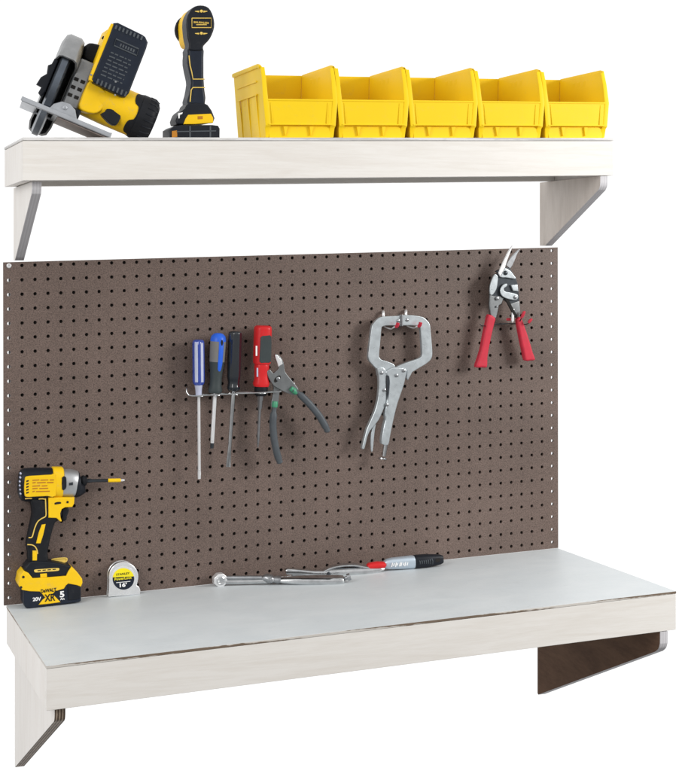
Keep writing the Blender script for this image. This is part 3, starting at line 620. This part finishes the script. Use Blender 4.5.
m = MB(); m.sweep([Pi(a, b, AY) for a, b in ((404,161),(412,161),(416,161),(428,160),(431,160),(438,160),(442,160))], [.34,.40,.44,.44,.36,.36,.28], 24); m.build('chuck', M['blk'], imp)
bt = MB(); bt.sweep([Pi(438,160,AY), Pi(470,159,AY), Pi(474,159,AY), Pi(580,157,AY)], [.17,.16,.13,.13], 6); bit = bt.build('bit', M['darksteel'], imp)
m = MB(); m.sweep([Pi(574,157,AY), Pi(578,157,AY), Pi(648,156,AY), Pi(652,156,AY)], [.13,.15,.15,.12], 18); m.build('bit_sleeve', M['yel'], bit)
m = MB(); m.sweep([Pi(650,156,AY), Pi(664,155.5,AY), Pi(676,155,AY)], [.1,.1,.05], 12); m.build('bit_tip', M['whiteshaft'], bit)
m = MB()                                                       # handle
m.prism(pl(Zi(cr([(105,270),(108,320),(114,372),(100,440),(86,510),(78,560),(86,615),(92,668),(150,676),(206,668),(204,610),(212,560),(228,490),(250,420),(285,395),(290,330),(210,280)], 2)), AY-.72), (0, 1.44, 0), .26, 4)
hnd = m.build('handle', M['blk'], imp)
m = MB(); yl = AY-.74
for path in ([(188,268),(190,330),(190,376),(165,392),(140,412),(122,450),(108,500),(98,510),(84,510)], [(76,553),(104,555),(124,566),(136,588),(140,610)], [(62,270),(84,268),(104,268)], [(146,272),(170,270),(190,274)]):
    m.sweep(cr([Pi(a, b, yl) for a, b in path], 3, False), .045, 8)
m.build('seam_trim', M['seam'], hnd)
for pts in ([(165,430),(190,426),(176,490),(158,546),(130,546),(146,480)], [(108,590),(138,590),(136,652),(108,652)]):
    m = MB(); m.prism(pl(Zi(pts), AY-.76), (0, .2, 0), .05); m.build('grip_inlay', M['yel'], hnd)
m = MB(); m.prism(pl(Zi([(206,262),(368,262),(366,300),(354,322),(310,324),(290,334),(280,360),(282,385),(290,410),(280,412),(256,390),(207,388)]), AY-.80), (0, 1.6, 0), .10, 3); m.build('trigger_housing', M['yel'], imp)
m = MB(); m.prism(pl(Zi(cr([(245,296),(262,290),(282,290),(284,300),(262,304),(246,306)], 2)), AY-.83), (0, .1, 0), .02); m.lathe(Pi(324,290,AY-.78), (0,-1,0), [(0,.09),(.06,.09),(.06,.01)], 12); m.build('selector_slot', M['black_void'], imp)
m = MB(); m.prism(pl(Zi(cr([(292,326),(330,324),(334,350),(322,380),(318,404),(292,408),(286,370)], 2)), AY-.42), (0, .84, 0), .16, 3); m.build('trigger', M['blk2'], imp)
# base and battery
m = MB(); m.prism(pl(Zb([(118,168),(150,130),(200,120),(300,128),(380,140),(460,160),(468,190),(430,238),(170,256),(112,200)]), AY-.84), (0, 1.62, 0), .12, 3); ft = m.build('foot', M['blk2'], imp)
m = MB(); m.prism(pl(Zb(cr([(186,186),(230,182),(300,177),(366,174),(372,186),(360,196),(280,202),(196,208),(184,200)], 2)), AY-.875), (0, .1, 0), .03); m.build('level_strip', M['seam'], ft)
m = MB()
for k in range(4): m.prism(pl(Zb([(208+k*38,190-k*3),(232+k*38,188-k*3),(232+k*38,195-k*3),(208+k*38,197-k*3)]), AY-.885), (0, .05, 0), 0)
m.build('level_marks', M['blk'], ft)
m = MB(); m.prism(pl(Zb([(228,218),(278,214),(280,242),(230,246)]), AY-.88), (0, .15, 0), .03); m.prism(pl(Zb([(248,226),(260,225),(260,233),(248,234)]), AY-.89), (0, .05, 0), 0); m.build('level_button', M['yel'], ft)
m = MB(); q = Zb(cr([(314,112),(340,104),(410,98),(430,104),(424,124),(400,132),(336,138),(316,128)], 2)); m.sweep([onY(a, b, AY+.2) for a, b in q+q[:2]], .05, 8); m.prism([onY(a, b, AY+.22) for a, b in q], (0, .3, 0), .03); bynormal(m, lambda n: 0); m.build('bit_holder', M['seam'], imp)
sh = MB(); sh.prism(pl(Zb(cr([(72,262),(76,232),(106,196),(140,212),(172,252),(300,244),(424,234),(440,200),(465,164),(508,205),(545,255),(548,285),(536,316),(505,304),(440,292),(424,304),(408,330),(360,345),(346,346),(322,370),(338,386),(382,432),(300,444),(216,452),(246,414),(266,398),(240,366),(224,352),(150,350),(92,340),(72,318),(64,296)], 1)), -2.0), (0, 1.86, 0), .06); bat_sh = sh.build('battery_shoulder', M['yel'], imp)
m = MB(); m.prism(pl(Zb([(104,330),(150,340),(224,340),(350,335),(430,290),(505,296),(536,308),(537,424),(520,432),(150,480),(118,474),(104,440)]), -1.93), (0, 1.78, 0), .10, 3); bat = m.build('battery', M['navy'], imp)
m = MB(); m.prism(pl(Zb([(436,306),(500,304),(532,322),(532,404),(500,412),(440,418)]), -2.0), (0, .3, 0), .06); m.build('battery_latch', M['blk2'], bat)
for a, b in ((100, 240), (82, 318)):
    m = MB(); m.lathe(Pb(a, b, -1.93), (0,-1,0), [(0,.10),(.09,.10),(.09,.01)], 14); m.build('screw_hole', M['black_void'], bat_sh)
m = MB(); Lx = (Pb(345,345,-2)-Pb(235,357,-2)).normalized(); pxi = 7.544*12.95
letters(m, 'DeWALT', Pb(234,362,-2.02), Lx, Z_, 114/pxi, 27/pxi, bold=.02)
letters(m, 'XR', Pb(262,428,-2.02), Lx, Z_, 78/pxi, 54/pxi, bold=.02)
m.build('dark_lettering', M['blk'], bat_sh)
m = MB(); letters(m, '20V', Pb(172,425,-1.95), Lx, Z_, 62/pxi, 28/pxi, bold=.03); m.build('voltage_lettering', M['white'], bat); m = MB(); letters(m, '5', Pb(376,396,-1.95), Lx, Z_, 34/pxi, 46/pxi, bold=.03); letters(m, 'Ah', Pb(377,416,-1.95), Lx, Z_, 34/pxi, 16/pxi, bold=.02)
m.build('capacity_lettering', M['white'], bat)

# tape measure ------------------------------------------------------------------
Zt_ = lambda p: zp(p, 95, 545, 11.32)
TY = -1.0; b0 = onY(95+160/11.32, 545+580/11.32, TY); dz = benchz(b0.x, TY)-b0.z+.01; UP = V((0, 0, dz))
tp = thing('tape_measure', b0+UP, 'small chrome tape measure with round yellow and black label on the bench', 'tape measure')
def circ(cx_, cy_, r, a0, a1, n): return [(cx_+r*math.cos(math.radians(a0+(a1-a0)*k/n)), cy_-r*math.sin(math.radians(a0+(a1-a0)*k/n))) for k in range(n+1)]
out = circ(325, 348, 168, -5, 190, 26)+[(158,420),(156,500),(150,560),(156,578),(512,548),(516,500),(500,462),(474,446),(486,400)]
def P_(pts, y): return [onY(a, b, y)+UP for a, b in Zt_(pts)]
m = MB(); m.prism(P_(out, TY), (0, .26, 0), .07, 3); fs_ = m.build('front_shell', M['tapechrome'], tp)
m = MB(); m.prism([p+V((0,.27,0)) for p in P_([(325+(a-325)*.965, 360+(b-360)*.965) for a, b in out], TY)], (0, .32, 0), .03); m.build('band', M['blk2'], tp)
m = MB(); m.prism([p+V((0,.60,0)) for p in P_(out, TY)], (0, .26, 0), .08, 3); m.build('rear_shell', M['tapechrome'], tp)
m = MB(); m.prism(P_(circ(322, 365, 138, 0, 342, 30), TY-.012), (0, .05, 0), .01); m.build('label_rim', M['whiteshaft'], tp)
top = circ(322, 372, 122, 14, 172, 20); bot = circ(322, 372, 122, 172, 374, 24)
m = MB(); m.prism(P_(top, TY-.03), (0, .05, 0), 0); ly = m.build('yellow_label', M['lemon'], fs_)
m = MB(); m.prism(P_(bot, TY-.03), (0, .05, 0), 0); lb = m.build('black_label', M['navy'], fs_)
pt = 11.32*12.9; Lt = (P_([(440,320)], TY)[0]-P_([(205,348)], TY)[0]).normalized()
m = MB(); letters(m, 'STANLEY', P_([(240,336)], TY-.035)[0], Lt, Z_, 156/pt, 24/pt, bold=.01); m.build('dark_lettering', M['blk'], fs_)
m = MB(); letters(m, 'PowerLock', P_([(222,392)], TY-.035)[0], Lt, Z_, 200/pt, 30/pt, bold=.02); m.build('yellow_lettering', M['lemon'], fs_)
m = MB(); letters(m, "16'", P_([(280,468)], TY-.035)[0], Lt, Z_, 82/pt, 48/pt, bold=.04); m.prism(P_([(240,412),(400,396),(400,402),(240,418)], TY-.035), (0,.02,0), 0); m.build('white_lettering', M['white'], fs_)

# tools lying on the bench ---------------------------------------------------------
def Q(px, py): t = (px-220)/125; return onY(px, py, -.95-3.5*t)
ca = thing('chrome_clamp', Q(280, 586), 'chrome clamp with pale square head lying nearest the front on the bench', 'clamp')
m = MB(); c = Q(219.8, 579.6); ax = (Q(345, 580)-Q(227, 580)).normalized(); sd_ = V((0, 0, 1)).cross(ax).normalized()
q = [c+X_*(math.cos(math.radians(22.5+45*k))*.60)+Z_*(math.sin(math.radians(22.5+45*k))*.56) for k in range(8)]
m.prism([p+Y_*-.35 for p in q], (0, .7, 0), .08, 3); hd = m.build('square_head', M['whiteshaft'], ca)
m = MB(); m.lathe(c+Y_*-.33, (0,-1,0), [(0,.36),(.10,.34),(.14,.26),(.10,.18),(.10,.01)], 20); m.build('swivel_pad', M['chrome'], hd)
for dy, mt, r in ((-2.0, 'steel', .18), (2.0, 'chrome', .22)):
    m = MB(); m.sweep([Q(226, 579.8+dy), Q(250, 579.6+dy), Q(272, 579.4+dy*.8)], [r, r*.95, r], 14); m.build('rod', M[mt], ca)
m = MB(); m.sweep([Q(262, 578), Q(266, 577.6), Q(270, 579), Q(274, 579.4), Q(278, 579.6), Q(281, 579.8)], [(.18,.24),(.34,.42),(.38,.48),(.26,.36),(.34,.44),(.28,.4)], 14, up=Z_); m.build('joint', M['steel'], ca)
m = MB(); m.sweep([Q(276, 580), Q(284, 580), Q(300, 580.2), Q(325, 580.4), Q(338, 580.4), Q(343, 580.3), Q(345.2, 580.2)], [(.15,.3),(.26,.46),(.36,.6),(.42,.68),(.42,.66),(.38,.56),(.2,.36)], 18, up=Z_, pw=2.4); m.build('handle', M['chrome'], ca)
m = MB(); m.sweep([Q(279, 578.0)+Y_*-.30, Q(300, 577.6)+Y_*-.52, Q(325, 577.8)+Y_*-.58, Q(338, 578)+Y_*-.55], [.05,.07,.08,.05], 8); m.build('channel_shade', M['black_void'], ca)  # dark strip painted for the shade in the handle's open channel
m = MB(); m.lathe(Q(270, 579)+Y_*-.40, (0,-1,0), [(0,.20),(.08,.19),(.12,.12),(.12,.01)], 14); m.build('pivot_bolt', M['steel'], ca)
m = MB(); m.sweep([Q(343, 579), Q(347, 577.6), Q(347.4, 577.4), Q(350.5, 576.4)], [.15,.15,.30,.28], 16); m.build('adjusting_screw', M['steel'], ca)
def Qb(px, py): t = (px-286)/100; return onY(px, py, -1.15-.85*t)
cb = thing('locking_pliers', Qb(335, 576), 'long nosed chrome locking pliers with red end lying behind the square headed clamp', 'pliers')
m = MB(); m.sweep([Qb(285.5, 571.2), Qb(287, 571), Qb(300, 571.6), Qb(314, 573), Qb(330, 573.2)], [(.2,.24),(.28,.32),(.23,.32),(.25,.36),(.3,.4)], 14, up=Z_, pw=3); m.build('jaw', M['chrome'], cb)
m = MB(); m.sweep(cr([Qb(292, 574.6), Qb(306, 575.2), Qb(320, 574.6), Qb(332, 574)], 3, False), [(.15,.22)]*4+[(.2,.3)]*6, 12, up=Z_); m.build('jaw', M['steel'], cb)
m = MB(); m.sweep([Qb(324, 573), Qb(330, 572.5), Qb(345, 571.8), Qb(365, 571), Qb(378, 569.8), Qb(384, 568.4)], [(.24,.34),(.37,.48),(.40,.52),(.38,.5),(.3,.4),(.12,.22)], 16, up=Z_, pw=2.4); m.build('handle', M['chrome'], cb)
m = MB(); m.sweep(cr([Qb(322, 571.6), Qb(330, 567.6), Qb(342, 565.2), Qb(354, 564.8), Qb(364, 566.6), Qb(373, 568)], 3, False), [(.15,.36)]*16, 12, up=Z_); m.build('lever', M['chrome'], cb)
m = MB(); m.sweep([Qb(367, 566.6), Qb(369, 566), Qb(377, 565), Qb(384, 564.8), Qb(385.5, 565)], [(.16,.28),(.27,.4),(.30,.42),(.26,.4),(.14,.25)], 16, up=Z_, pw=2.4); m.build('red_sleeve', M['red'], cb)
m = MB(); m.lathe(Qb(327, 572.6)+Y_*-.44, (0,-1,0), [(0,.17),(.07,.16),(.10,.1),(.10,.01)], 14); m.build('pivot_bolt', M['darksteel'], cb)
def Qc(px, py): t = (px-384)/59; return onY(px, py, -1.75-.45*t)
cc = thing('hand_tool', Qc(414, 569), 'silver blue hand tool with black textured end lying at the right of the clamps', 'hand tool')
m = MB(); m.sweep([Qc(384, 564.8), Qc(387, 564), Qc(392, 563.4), Qc(402, 562.7), Qc(412, 562), Qc(415, 561.8)], [(.30,.26),(.42,.38),(.47,.45),(.51,.49),(.54,.52),(.5,.48)], 22, up=Z_, pw=2.8); bdy = m.build('body', M['silverbody'], cc)
m = MB()
for a, l_ in ((389.8, 2.2), (391.6, 1.5), (393.6, 2.4), (395.0, 1.2), (397.6, 2.2), (399.0, 2.0), (401.2, 1.4), (402.8, 2.3), (405.0, 1.8)):
    m.sweep([Qc(a-.4, 563.4-(a-389)*.05+l_)+Y_*-.50, Qc(a+.5, 563.4-(a-389)*.05-l_*.8)+Y_*-.50], .05, 6)
m.build('white_marks', M['white'], bdy)
m = MB(); m.sweep([Qc(413.5, 561.8), Qc(415, 561.7), Qc(425, 560.8), Qc(433, 560), Qc(440, 559.3), Qc(442.6, 559)], [(.5,.48),(.56,.53),(.55,.52),(.48,.46),(.41,.38),(.31,.28)], 22, up=Z_, pw=3); gr = m.build('grip', M['blk2'], cc)
m = MB()
for k in range(7): m.sweep([Qc(417+k*2.1, 557.2-k*.12)+Y_*-.37, Qc(417.6+k*2.1, 561-k*.2)+Y_*-.56, Qc(418+k*2.1, 564.6-k*.25)+Y_*-.41], .05, 6)
m.build('grip_ribs', M['greygrip'], gr)
m = MB(); m.prism([Qc(a, b)+Y_*-.40 for a, b in ((433.5,557.6),(438,557),(438,560.6),(433.5,561.2))], (0,-.06,0), .01); m.build('slider', M['black_void'], gr)

# ================================================================== black drill on the shelf (seen from behind)
Zk = lambda p: zp(p, 140, 0, 5.51)
def Pk(a, b, y): return onY(140+a/5.51, b/5.51, y)
KY_ = -8.2
b0 = Pk(300, 748, KY_); dz = shelfz(b0.x, KY_)-b0.z; UPk = V((0, 0, dz))
def K(pts, y): return [onY(a, b, y)+UPk for a, b in Zk(pts)]
drl = thing('cordless_drill', b0+UPk, 'black cordless drill seen from behind, standing on its battery on the shelf', 'drill')
m = MB(); m.prism(K(cr([(290,28),(335,12),(380,26),(406,75),(411,135),(388,195),(352,236),(345,262),(275,262),(272,226),(262,180),(258,90)], 3), KY_), (0, 1.5, 0), .28, 5); cap = m.build('rear_cap', M['blk2'], drl)
m = MB(); q = K(cr([(296,30),(335,16),(376,30),(400,78),(403,135),(380,190),(350,226),(290,226),(270,180),(266,90)], 3), KY_+1.3); DD = V((-.12, 1, -.06)).normalized(); m.prism(q, DD*2.3, .18, 4); m.build('motor_body', M['yel'], drl)
m = MB(); ctr = Pk(335, 122, KY_+1.3)+UPk+DD*2.2
m.lathe(ctr, DD, [(0,1.15),(.15,1.22),(.5,1.12),(.7,.95),(.8,.85),(1.3,.75),(1.45,.5),(1.5,.02)], 28); m.build('chuck', M['blk'], drl)
m = MB(); fy = KY_-.02
fr_o = [(286,84),(392,84),(392,136),(286,136)]; 
m.sweep([p for p in K(fr_o+fr_o[:1], fy)], .035, 6, up=(0,1,0)); m.build('plate_frame', M['seam'], cap)
m = MB(); letters(m, 'BRUSHLESS', K([(296,112)], fy)[0], X_, Z_, 86/(5.51*13.5), 11/(5.51*13.5), depth=.03, bold=.01); m.prism(K([(310,118),(368,118),(368,122),(310,122)], fy-.01), (0,.03,0), 0); m.build('plate_lettering', M['seam'], cap)
for zy in (46, 168):
    m = MB(); m.lathe(K([(337,zy)], fy+.04)[0], (0,-1,0), [(0,.11),(.08,.11),(.10,.06),(.10,.01)], 14)
    for s_ in (-1, 1): m.sweep(K([(337+s_*12,zy+2),(337+s_*34,zy)], fy), [(.03,.07),(.02,.02)], 8, up=(0,1,0))
    m.build('screw_mark', M['seam'], cap)
m = MB(); m.prism(K(cr([(272,240),(348,240),(354,300),(354,400),(358,470),(360,565),(266,565),(274,500),(284,440),(278,400),(264,330),(266,280)], 2), KY_+.1), (0, 1.9, 0), .26, 5); hd = m.build('handle', M['navy'], drl)
m = MB()
for path in ([(270,290),(276,345),(286,385),(292,420),(356,420)], [(358,466),(292,466),(282,480),(276,545)]): m.sweep(K(path, KY_+.09), .04, 8)
m.build('seam_trim', M['seam'], hd)
m = MB(); m.prism(K(cr([(268,552),(356,552),(385,575),(405,612),(406,655),(300,668),(204,668),(206,625),(222,600),(250,580)], 2), KY_-.1), (0, 2.1, 0), .14, 3); ft = m.build('foot', M['blk2'], drl)
m = MB(); m.prism(K([(266,616),(392,610),(404,634),(404,660),(300,668),(240,668),(250,640)], KY_-.15), (0, .4, 0), .05); m.build('latch_band', M['yel'], ft)
m = MB(); m.prism(K([(318,624),(346,623),(346,640),(318,641)], KY_-.17), (0, .1, 0), .02); m.build('latch_button', M['rust'], ft)
m = MB(); m.prism(K([(210,608),(236,602),(232,612),(220,616),(218,636),(212,636)], KY_-.12), (0, .05, 0), .0); m.build('white_mark', M['white'], ft)
m = MB(); m.prism(K([(166,694),(186,680),(230,672),(400,672),(432,676),(441,692),(440,748),(166,748)], KY_-.45), (0, 2.5, 0), .10, 3); bt_ = m.build('battery', M['blk2'], drl)
m = MB()
for zx in (272, 384): m.prism(K([(zx,678),(zx+8,678),(zx+8,744),(zx,744)], KY_-.48), (0,.06,0), .01)
m.prism(K([(200,706),(420,702),(420,708),(200,712)], KY_-.48), (0,.06,0), .01); m.build('battery_ridges', M['greygrip'], bt_)
m = MB(); m.prism(K([(176,706),(204,702),(206,738),(176,742)], KY_-.48), (0,.06,0), .02); m.build('battery_badge', M['rust'], bt_)
# ================================================================== circular saw tipped over on the shelf
GY = -5.2; pin = 1500.6/118.0                          # pixels per inch at the saw
ORI = onY(54, 87, GY)
W_ = V((.11, .99, .0)).normalized(); A_ = V((.927, -.11, -.375)).normalized(); A_ = (A_-W_*A_.dot(W_)).normalized(); U_ = W_.cross(A_); U_ = U_ if U_.z > 0 else -U_
def L3(a, u, w): return ORI+A_*a+U_*u+W_*w
saw = thing('circular_saw', V((6, GY, shelfz(6, GY))), 'yellow cordless circular saw tipped over at the left end of the shelf', 'circular saw')
M['guardsteel'] = mat('grey painted guard', (.13,.15,.18), .3, .8, var=.25, scale=30, bump=.08)
M['darkcast'] = mat('dull cast magnesium', (.30,.305,.31), .4, .6, var=.2, scale=35, bump=.15, bscale=500, wear=.5)
# blade, guards (axis of the blade is A_; angle measured from U_ towards the back)
def ring(Mb, prof, a0, a1, n=36): Mb.lathe(L3(0, 0, 0), A_, prof, n, up=U_, a0=a0, a1=a1); return Mb
# lathe angle grows from U_ towards A_ x U_ ; find which way is the viewer
sgn = 1 if A_.cross(U_).y < 0 else -1                  # +1: positive angles go to the viewer
m = MB()                                                # shell open below: outer skin, cheeks and inner skin
ring(m, [(-.62,2.2),(-.72,3.3),(-.55,3.95),(-.3,4.12),(.55,4.12),(.85,3.9),(1.0,3.2),(1.0,2.0),(.88,2.0),(.88,3.1),(.74,3.75),(.48,3.98),(-.26,3.98),(-.46,3.85),(-.6,3.25),(-.52,2.2)], 62 if sgn > 0 else -62, -150 if sgn > 0 else 150); m.build('upper_guard', M['darkcast'], saw)
m = MB(); ring(m, [(-.62,1.2),(-.62,2.3),(-.5,2.3),(-.5,1.2)], 0, 360, 30); m.build('guard_hub', M['darksteel'], saw)
m = MB(); ring(m, [(-.34,2.6),(-.36,3.5),(-.22,3.86),(.22,3.86),(.36,3.5),(.34,2.6)], 48 if sgn > 0 else -48, 235 if sgn > 0 else -235, 44); m.build('lower_guard', M['guardsteel'], saw)
bl = MB(); bl.lathe(L3(0,0,0), A_, [(-.04,.01),(-.04,3.6),(.04,3.6),(.04,.01)], 48, up=U_); bl.build('blade', M['steel'], saw)
m = MB(); m.prism([L3(a, u, -3.3) for a, u in ((-.45,1.5),(-.75,1.55),(-.8,1.1),(-1.0,.9),(-.85,.3),(-1.15,-.1),(-1.25,-.7),(-.85,-.75),(-.9,-1.2),(-.6,-1.4),(-.45,-.9))], tuple(W_*.6), .08)
m.build('guard_lever', M['blk2'], saw)
m = MB()                                                # shoe: two plates and cross bars round the blade slot
su = -2.2
m.box(L3(-1.2,su,-.9), A_, U_, W_, (.55,.07,2.6), .03); m.box(L3(2.85,su,-.9), A_, U_, W_, (2.2,.07,2.6), .03)
m.box(L3(.0,su,1.4), A_, U_, W_, (.64,.07,.3), .03); m.box(L3(.02,su,-3.3), A_, U_, W_, (.62,.07,.28), .03)
m.box(L3(1.6,su+.12,-3.55), A_, U_, W_, (3.45,.16,.06), .03); m.box(L3(5.0,su+.14,-.9), A_, U_, W_, (.06,.18,2.6), .03)
m.build('shoe', M['plateal'], saw)
m = MB(); m.prism([L3(a, su+.12+u, -3.3) for a, u in ((.2,.0),(.4,.55),(.9,.95),(1.5,1.0),(2.0,.75),(2.3,.25),(2.6,0))], (0,.14,0), .04); m.lathe(L3(1.25, su+.72, -3.3), (0,-1,0), [(0,.16),(.08,.16),(.1,.1),(.1,.01)], 14)
m.build('shoe_bracket', M['plateal'], saw)
m = MB(); m.prism([L3(a, su-.1, w) for a, w in ((1.0,-3.4),(4.9,-3.4),(4.9,1.5),(1.0,1.5))], tuple(U_*-.09), .02); m.build('shoe_underside', mat('scuffed rusty underside', (.27,.22,.20), .5, .4, var=.3, scale=25), saw)
# gear case
g = MB(); g.box(L3(1.55,.55,-.4), A_, U_, W_, (.62,1.95,1.9), .22, 4); gc = g.build('gear_case', M['darkcast'], saw)
m = MB()
for k in range(3):
    for j in range(2): m.box(L3(1.25+j*.5, -.35+k*.62, -2.31), A_, U_, W_, (.17,.13,.04), .03)
m.build('gear_case_vents', M['black_void'], gc)
m = MB(); m.box(L3(1.7,-1.55,-1.2), A_, U_, W_, (.75,.45,1.3), .12); m.build('depth_clamp', M['blk2'], saw)
# motor
MU = .28
m = MB(); m.lathe(L3(0, MU, -.9), A_, [(2.05,1.2),(2.15,1.42),(2.5,1.55),(4.2,1.62),(6.9,1.62),(7.0,1.5)], 40, up=U_); mo = m.build('motor', M['yel'], saw)
m = MB(); m.lathe(L3(0, MU, -.9), A_, [(6.3,1.645),(6.35,1.70),(7.2,1.70),(7.5,1.6),(7.75,1.25),(7.8,.02)], 40, up=U_); mc = m.build('motor_cap', M['blk'], saw)
m = MB()
for k in range(22):
    t = 2*math.pi*k/22; d_ = U_*math.cos(t)+W_*math.sin(t); c = L3(0, MU, -.9)
    m.sweep([c+A_*6.9+d_*1.70, c+A_*7.3+d_*1.68, c+A_*7.6+d_*1.5], .06, 6)
m.build('cap_ribs', M['blk2'], mc)
m = MB(); c0 = L3(0, MU, -.9); va = []; nst = 60                 # zigzag black edge wrapped round the end of the motor
for k in range(nst):
    t = 2*math.pi*k/nst; d_ = U_*math.cos(t)+W_*math.sin(t); e_ = 5.75+.5*(0.5+0.5*math.copysign(abs(math.cos(4*t))**.35, math.cos(4*t)))
    va += [c0+A_*e_+d_*1.60, c0+A_*e_+d_*1.66, c0+A_*6.5+d_*1.66]
m.raw(va, [(3*k+j, 3*((k+1) % nst)+j, 3*((k+1) % nst)+j+1, 3*k+j+1) for k in range(nst) for j in (0, 1)]); m.build('cap_trim', M['blk'], mo)
S4 = lambda p: [(a/4.244, b/4.244) for a, b in p]
m = MB(); m.prism(pl(S4(cr([(430,484),(446,474),(454,462),(482,464),(500,474),(514,490),(506,514),(492,532),(470,526),(450,508)], 2)), GY-2.9), (0,.6,0), .06); m.build('lock_lever', M['blk2'], saw)
# rear handle and battery
m = MB(); m.prism(pl(S4([(372,352),(404,250),(452,128),(478,112),(560,160),(560,330),(520,410),(486,424),(462,404),(446,440),(420,456),(356,470),(352,430)]), GY-2.3), (0,2.0,0), .2, 4); hn = m.build('rear_handle', M['yel'], saw)
m = MB(); m.prism(pl(S4(cr([(374,352),(400,345),(450,388),(466,408),(448,440),(428,470),(398,482),(350,470),(338,440)], 2)), GY-2.8), (0,1.2,0), .14, 3); m.build('handle_foot', M['yel'], saw)
m = MB(); m.prism(pl(S4([(380,326),(447,150),(474,99),(490,104),(470,200),(410,352),(378,340)]), GY-3.42), (0,.42,0), .06); m.build('battery_rail', M['yel'], saw)
m = MB(); m.prism(pl(S4(cr([(366,200),(382,182),(424,190),(438,206),(420,262),(398,268),(358,246)], 3)), GY-1.8), (0,2.2,0), .25, 4); m.build('front_knob', M['blk'], saw)
m = MB(); m.sweep([onY(434/4.244,158/4.244,GY-2.6), onY(446/4.244,166/4.244,GY-2.6)], [.12,.14], 10); m.build('strap_pin', M['blk'], saw)
BYF = GY-3.5
b = MB(); b.prism(pl(S4([(396,318),(464,152),(484,97),(502,96),(604,146),(618,156),(629,180),(622,206),(548,396),(534,412),(516,410),(400,352),(390,336)]), BYF), (0,1.5,0), .14, 4); bt = b.build('battery', M['navy'], saw)
ex = (onY(625/4.244,190/4.244,BYF)-onY(478/4.244,130/4.244,BYF)).normalized(); ez = V((-ex.z,0,ex.x))
def Bp(a, b, y=BYF): return onY(a/4.244, b/4.244, y)
m = MB()
for k in range(8):
    c = Bp(414+k*17, 346+k*7.6, BYF-.0); m.box(c, ex, Y_, ez, (.07,.06,.2), .03)
for k in range(8):
    c = Bp(492+k*15.5, 116+k*6.6, BYF-.0); m.box(c, ex, Y_, ez, (.07,.06,.16), .03)
m.build('battery_ribs', M['greygrip'], bt)
m = MB(); fr_ = [(492,166),(588,208),(580,236),(484,194)]; m.sweep([Bp(a, b_, BYF-.02) for a, b_ in fr_+fr_[:2]], .055, 6, up=(0, 1, 0)); 
for k in range(6): m.box(Bp(512+k*11, 192+k*4.8, BYF), ex, Y_, ez, (.06,.04,.12), .02)
m.build('battery_label_frame', M['greygrip'], bt)
m = MB(); rnd = random.Random(3)
for r in range(7):
    x0, y0 = 470-r*7.2, 222+r*15.5; t = 0
    while t < 88:
        w_ = rnd.uniform(8, 26); w_ = min(w_, 92-t)
        m.box(Bp(x0+t+w_/2, y0+(t+w_/2)*.43, BYF), ex, Y_, ez, (w_/2/4.244/13.2, .02, .045), 0); t += w_+rnd.uniform(3, 6)
m.build('battery_print', M['greygrip'], bt)
m = MB()
for a, b_ in ((382,322),(486,352),(484,408)): m.lathe(Bp(a+4, b_-4, BYF+.02), (0,-1,0), [(0,.07),(.05,.07),(.06,.01)], 10)
m.build('battery_screws', M['steel'], bt)
KEY, FILL, WFRONT, WBACK = 56, 30, .42, 1.12
# ------------------------------------------------------------------ camera, light, world
cam = bpy.data.cameras.new('camera'); co = bpy.data.objects.new('camera', cam); COL.objects.link(co)
co.location = CAM*S; co.rotation_euler = (math.radians(90), 0, YAW)
cam.sensor_fit = 'HORIZONTAL'; cam.sensor_width = 36; cam.lens = 36*FPX/679
cam.shift_x = (339.5-CX)/679; cam.shift_y = (CY-385.5)/679; cam.clip_start = .05; cam.clip_end = 100
sc.camera = co
def area(name, loc, target, size, power, col=(1, 1, 1), size_y=None):
    l = bpy.data.lights.new(name, 'AREA'); l.energy = power; l.size = size; l.color = col
    if size_y: l.shape = 'RECTANGLE'; l.size_y = size_y
    o = bpy.data.objects.new(name, l); COL.objects.link(o); o.location = V(loc)*S
    o.rotation_euler = (V(target)-V(loc)).to_track_quat('-Z', 'Y').to_euler(); return o
area('key_softbox', (108, -70, 50), (24, 0, 14), .85, KEY, (1, .985, .96))
area('fill_softbox', (-60, -70, 50), (10, -5, 10), 1.3, FILL, (1, .985, .965))
w = bpy.data.worlds.new('World'); sc.world = w; w.use_nodes = True
N = w.node_tree.nodes; L = w.node_tree.links; bg = N['Background']
tc = N.new('ShaderNodeTexCoord'); sp = N.new('ShaderNodeSeparateXYZ'); L.new(tc.outputs['Generated'], sp.inputs[0])
mr = N.new('ShaderNodeMapRange'); mr.interpolation_type = 'SMOOTHSTEP'
mr.inputs['From Min'].default_value = 0.2; mr.inputs['From Max'].default_value = 0.55
mr.inputs['To Min'].default_value = WFRONT; mr.inputs['To Max'].default_value = WBACK
mz = N.new('ShaderNodeMapRange'); mz.interpolation_type = 'SMOOTHSTEP'      # added gradient in the unseen front half: dark below, paler above, for contrast
mz.inputs['From Min'].default_value = -.45; mz.inputs['From Max'].default_value = .5; mz.inputs['To Min'].default_value = WFRONT*.45; mz.inputs['To Max'].default_value = WFRONT*1.9
L.new(sp.outputs['Z'], mz.inputs['Value']); L.new(mz.outputs[0], mr.inputs['To Min'])
L.new(sp.outputs['Y'], mr.inputs['Value']); L.new(mr.outputs[0], bg.inputs['Strength']); bg.inputs['Color'].default_value = (1, 1, 1, 1)
vs_ = sc.view_settings; vs_.view_transform = 'Standard'; vs_.look = 'None'; vs_.exposure = 0; vs_.gamma = 1
sc.cycles.use_denoising = True
